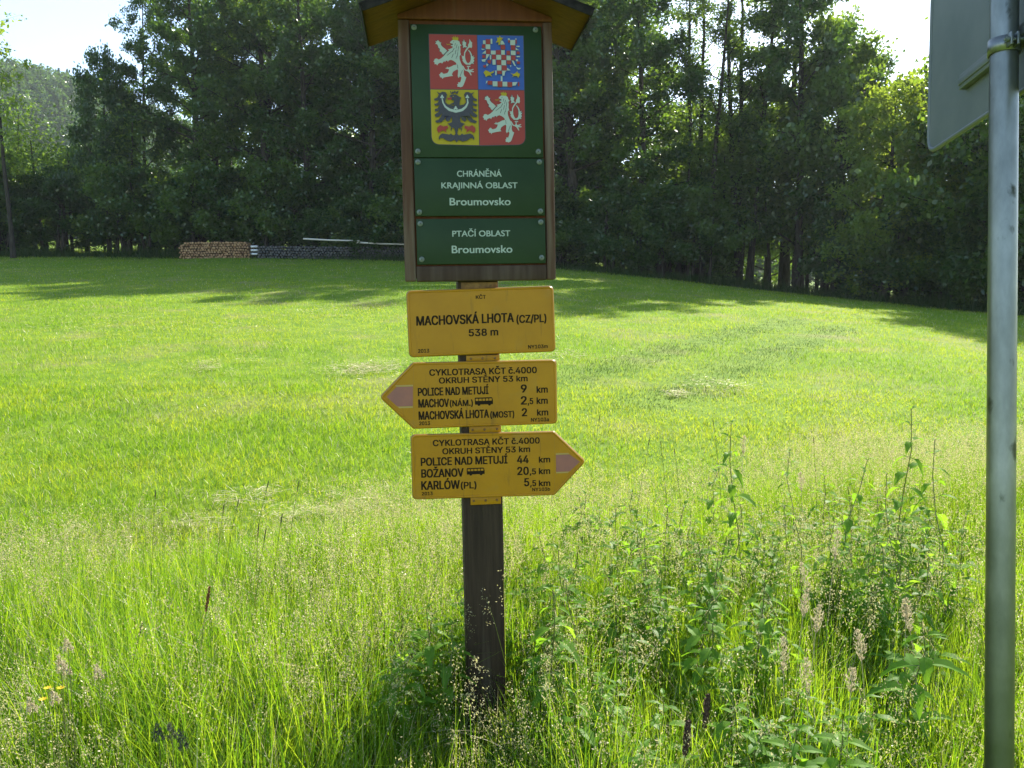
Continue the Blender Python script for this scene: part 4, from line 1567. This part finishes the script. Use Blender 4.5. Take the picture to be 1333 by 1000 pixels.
t1 = trail_sign('place_sign', [(-.2357, .0547), (.2600, .0640), (.2640, -.1530), (-.2320, -.1612)], .013, 1.0, TXT_y1, 'yellow rectangular sign with the place name')
mk2 = [([(-.2283, -.2668), (-.2303, -.3340), (-.2830, -.3340), (-.3180, -.2999), (-.2830, -.2668)], 0, .0094),
       ([(-.2280, -.2610), (-.2281, -.2662), (-.2835, -.2662), (-.2890, -.2610)], 1, .0094), ([(-.2303, -.3346), (-.2304, -.3402), (-.2760, -.3402), (-.2820, -.3346)], 1, .0094),
       ([(-.2243, -.1945), (-.2238, -.1945), (-.2290, -.4028), (-.2296, -.4028)], 2, .0094)]
t2 = trail_sign('left_arrow_sign', [(-.2230, -.1900), (.2664, -.1921), (.2656, -.4068), (-.2270, -.4084), (-.3345, -.2999)], [.006, .013, .013, .006, .010], -.05, TXT_y2, 'yellow arrow sign pointing left', mk2, (-.0166, -.3407, .0464, -.3117))
mk3 = [([(.2643, -.5224), (.2643, -.5827), (.3130, -.5827), (.3500, -.5497), (.3130, -.5224)], 0, .0094),
       ([(.2643, -.5833), (.2643, -.5880), (.3060, -.5880), (.3120, -.5833)], 1, .0094), ([(.2643, -.5170), (.2643, -.5218), (.3130, -.5218), (.3080, -.5170)], 1, .0094),
       ([(.2610, -.4493), (.2616, -.4493), (.2582, -.6589), (.2576, -.6589)], 2, .0094)]
t3 = trail_sign('right_arrow_sign', [(-.2342, -.4384), (.2571, -.4435), (.3640, -.5497), (.2545, -.6610), (-.2341, -.6554)], [.013, .006, .010, .006, .013], -.6, TXT_y3, 'yellow arrow sign pointing right', mk3, (-.0503, -.5840, .0118, -.5571))
# mounting straps between the signs
for (x0, x1, z0, z1, m, holes) in ((-.0540, .0720, .0600, .0860, M_rust, (-.034, .012, .052)), (-.0420, .0740, -.1880, -.1660, M_yellow, (-.026, .014, .058)), (-.0375, .0735, -.4370, -.4140, M_yellow, (-.026, .016, .060)), (-.0388, .0683, -.6910, -.6620, M_yellow, (-.028, .014, .054))):
    g = Geo()
    g.box(x0, x1, .0232, .0292, z0, z1)
    o = link('mounting_strap', bevel_mesh(sw(g.mesh('mounting_strap')), .0012), m, SIGN)
    for hx in holes:
        g = Geo()
        zc = (z0 + z1) / 2
        g.tube([(hx, .0234, zc), (hx, .0208, zc), (hx, .0200, zc)], [.0042, .0042, .0025], 8)
        link('bolt', sw(g.mesh('bolt')), M_rust, o)

# ------------------------------------------------------------------ road sign seen from behind
M_galv = mat('galvanised_steel', (.36, .39, .40), .40, .9)
mxs, _ = noise_mix(M_galv, (.17, .185, .178), (.31, .33, .315), 14, stretch=(1, 1, .35), detail=7, lo=.35, hi=.7)
mg1 = second_layer(M_galv, mxs, (.10, .115, .10), 8, .50, .78, stretch=(1, 1, .3), detail=7)
mg2 = second_layer(M_galv, mg1, (.05, .055, .04), 21, .63, .72, stretch=(1, 1, .6), detail=5)
# dark greenish tint with a noisy edge, stronger towards the foot of the pole
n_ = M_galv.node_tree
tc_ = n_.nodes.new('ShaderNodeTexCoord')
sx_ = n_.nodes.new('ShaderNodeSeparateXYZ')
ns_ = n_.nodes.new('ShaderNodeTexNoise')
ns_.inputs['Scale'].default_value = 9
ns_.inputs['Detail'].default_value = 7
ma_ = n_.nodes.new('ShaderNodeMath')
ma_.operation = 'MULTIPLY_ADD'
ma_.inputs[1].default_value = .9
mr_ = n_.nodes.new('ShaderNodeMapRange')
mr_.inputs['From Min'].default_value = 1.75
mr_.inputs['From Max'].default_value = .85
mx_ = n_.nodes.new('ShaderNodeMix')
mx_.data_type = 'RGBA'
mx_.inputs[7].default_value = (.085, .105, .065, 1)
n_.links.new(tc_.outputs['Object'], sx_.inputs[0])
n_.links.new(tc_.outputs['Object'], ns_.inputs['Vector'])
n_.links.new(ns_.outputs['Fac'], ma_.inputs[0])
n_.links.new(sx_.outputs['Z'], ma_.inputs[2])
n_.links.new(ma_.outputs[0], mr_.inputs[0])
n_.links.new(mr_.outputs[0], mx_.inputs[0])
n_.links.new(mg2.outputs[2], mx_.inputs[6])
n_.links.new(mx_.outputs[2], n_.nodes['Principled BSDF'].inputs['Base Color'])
M_plate = mat('aluminium_sign_back', (.42, .45, .46), .5, .3)
noise_mix(M_plate, (.135, .155, .155), (.18, .195, .19), 4, detail=5)


def cam_pt(px, py, dep):
    cp, sp = math.cos(PITCH), math.sin(PITCH)
    v = (CY - py) / F
    return Vector(((px - CX) / F * dep, (cp + v * sp) * dep, EYE + (-sp + v * cp) * dep))


A_, B_ = cam_pt(1307.5, 0, 1.915), cam_pt(1300.5, 1000, 1.885)
dv = (A_ - B_).normalized()
t_ = (g1(B_.x, B_.y) - B_.z) / dv.z
footp = B_ + dv * t_
ROAD = empty('road_sign', footp)
qz = dv
PL_AZ = R(7)
xd = Vector((math.sin(PL_AZ), math.cos(PL_AZ), 0))       # along the plate, away from the camera
xd = (xd - qz * xd.dot(qz)).normalized()
yd = qz.cross(xd)                                         # towards the left, the back of the plate faces this way
ROAD.rotation_euler = Matrix((xd, yd, qz)).transposed().to_euler()
tag(ROAD, 'grey road sign seen from behind on a round galvanised pole at the right edge', 'road sign')
PR = .0300
g = Geo()
zz = np.linspace(-.3, 3.25, 14)
g.tube(np.stack([0 * zz, 0 * zz, zz], 1), PR, 28)
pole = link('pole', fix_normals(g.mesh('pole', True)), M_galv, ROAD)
# plate: local x along the plate, y towards its back, z up.
Zp = (cam_pt(1303, 150, 1.93) - footp).dot(qz) + .055
yb = -PR - .020
g = Geo()
po = round_poly([(-.54, Zp), (.60, Zp), (.60, Zp + 1.0), (-.54, Zp + 1.0)], .055, 8)
V0 = len(po)
g.prism(po, yb, yb - .003)
plate = link('sign_plate', fix_normals(g.mesh('sign_plate')), M_plate, ROAD)
TILT = (0, -R(2.6), 0)                       # the plate hangs level on the slightly leaning pole
PIV = Vector((0, 0, Zp))
plate.rotation_euler = TILT
plate.location = PIV - Matrix.Rotation(-R(2.6), 3, 'Y') @ PIV
plate['label'] = 'bare grey back of the sign plate'
g = Geo()
P = np.array([(p[0], yb - .001, p[1]) for p in po])
g.tube(P, .0065, 8, closed=True)
link('rim', g.mesh('rim', True), M_plate, plate)
# stiffening rail and clamp bands
for zr in (Zp + .125, Zp + .80):
    g = Geo()
    g.box(-.40, .34, yb + .0005, yb + .018, zr - .020, zr + .020)
    g.box(-.40, .34, yb + .018, yb + .021, zr - .009, zr + .009)
    rl = link('mounting_rail', bevel_mesh(g.mesh('mounting_rail'), .0015), M_plate, ROAD)
    rl.rotation_euler = TILT
    rl.location = plate.location
    zc = zr - .030
    g = Geo()
    a = np.linspace(0, 2 * np.pi, 33)[:-1]
    n_ = len(a)
    vi = []
    for (r_, z_) in ((PR + .0008, -.017), (PR + .0042, -.017), (PR + .0042, .017), (PR + .0008, .017)):
        vi.append(np.stack([r_ * np.cos(a), r_ * np.sin(a), zc + z_ + 0 * a], 1))
    V = np.concatenate(vi)
    I = []
    for k in range(4):
        k2 = (k + 1) % 4
        for i in range(n_):
            i2 = (i + 1) % n_
            I += [k * n_ + i, k * n_ + i2, k2 * n_ + i2, k2 * n_ + i]
    g.add(V, I, [4] * (4 * n_))
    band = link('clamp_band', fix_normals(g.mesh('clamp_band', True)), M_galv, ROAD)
    g = Geo()
    g.box(-PR - .026, -PR - .003, -.010, -.004, zc - .015, zc + .015)
    g.box(-PR - .026, -PR - .003, .004, .010, zc - .015, zc + .015)
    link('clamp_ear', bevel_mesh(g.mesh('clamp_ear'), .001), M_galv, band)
    g = Geo()
    g.tube([(-PR - .016, -.020, zc), (-PR - .016, .020, zc)], .0035, 8)
    g.tube([(-PR - .016, .0105, zc), (-PR - .016, .0165, zc)], .0068, 6)
    link('clamp_bolt', g.mesh('clamp_bolt'), M_screw, band)

# ------------------------------------------------------------------ thin summer haze
M_haze = bpy.data.materials.new('thin_haze')
M_haze.use_nodes = True
n_ = M_haze.node_tree
n_.nodes.clear()
ho = n_.nodes.new('ShaderNodeOutputMaterial')
hv = n_.nodes.new('ShaderNodeVolumePrincipled')
hv.inputs['Color'].default_value = (.80, .88, .95, 1)
hv.inputs['Density'].default_value = .00026
hv.inputs['Anisotropy'].default_value = .3
n_.links.new(hv.outputs[0], ho.inputs['Volume'])
g = Geo()
g.box(-720, 720, -130, 920, -60, 150)
tag(link('haze', fix_normals(g.mesh('haze')), M_haze), 'thin pale haze in the air before the distant hill', 'haze', kind='stuff')
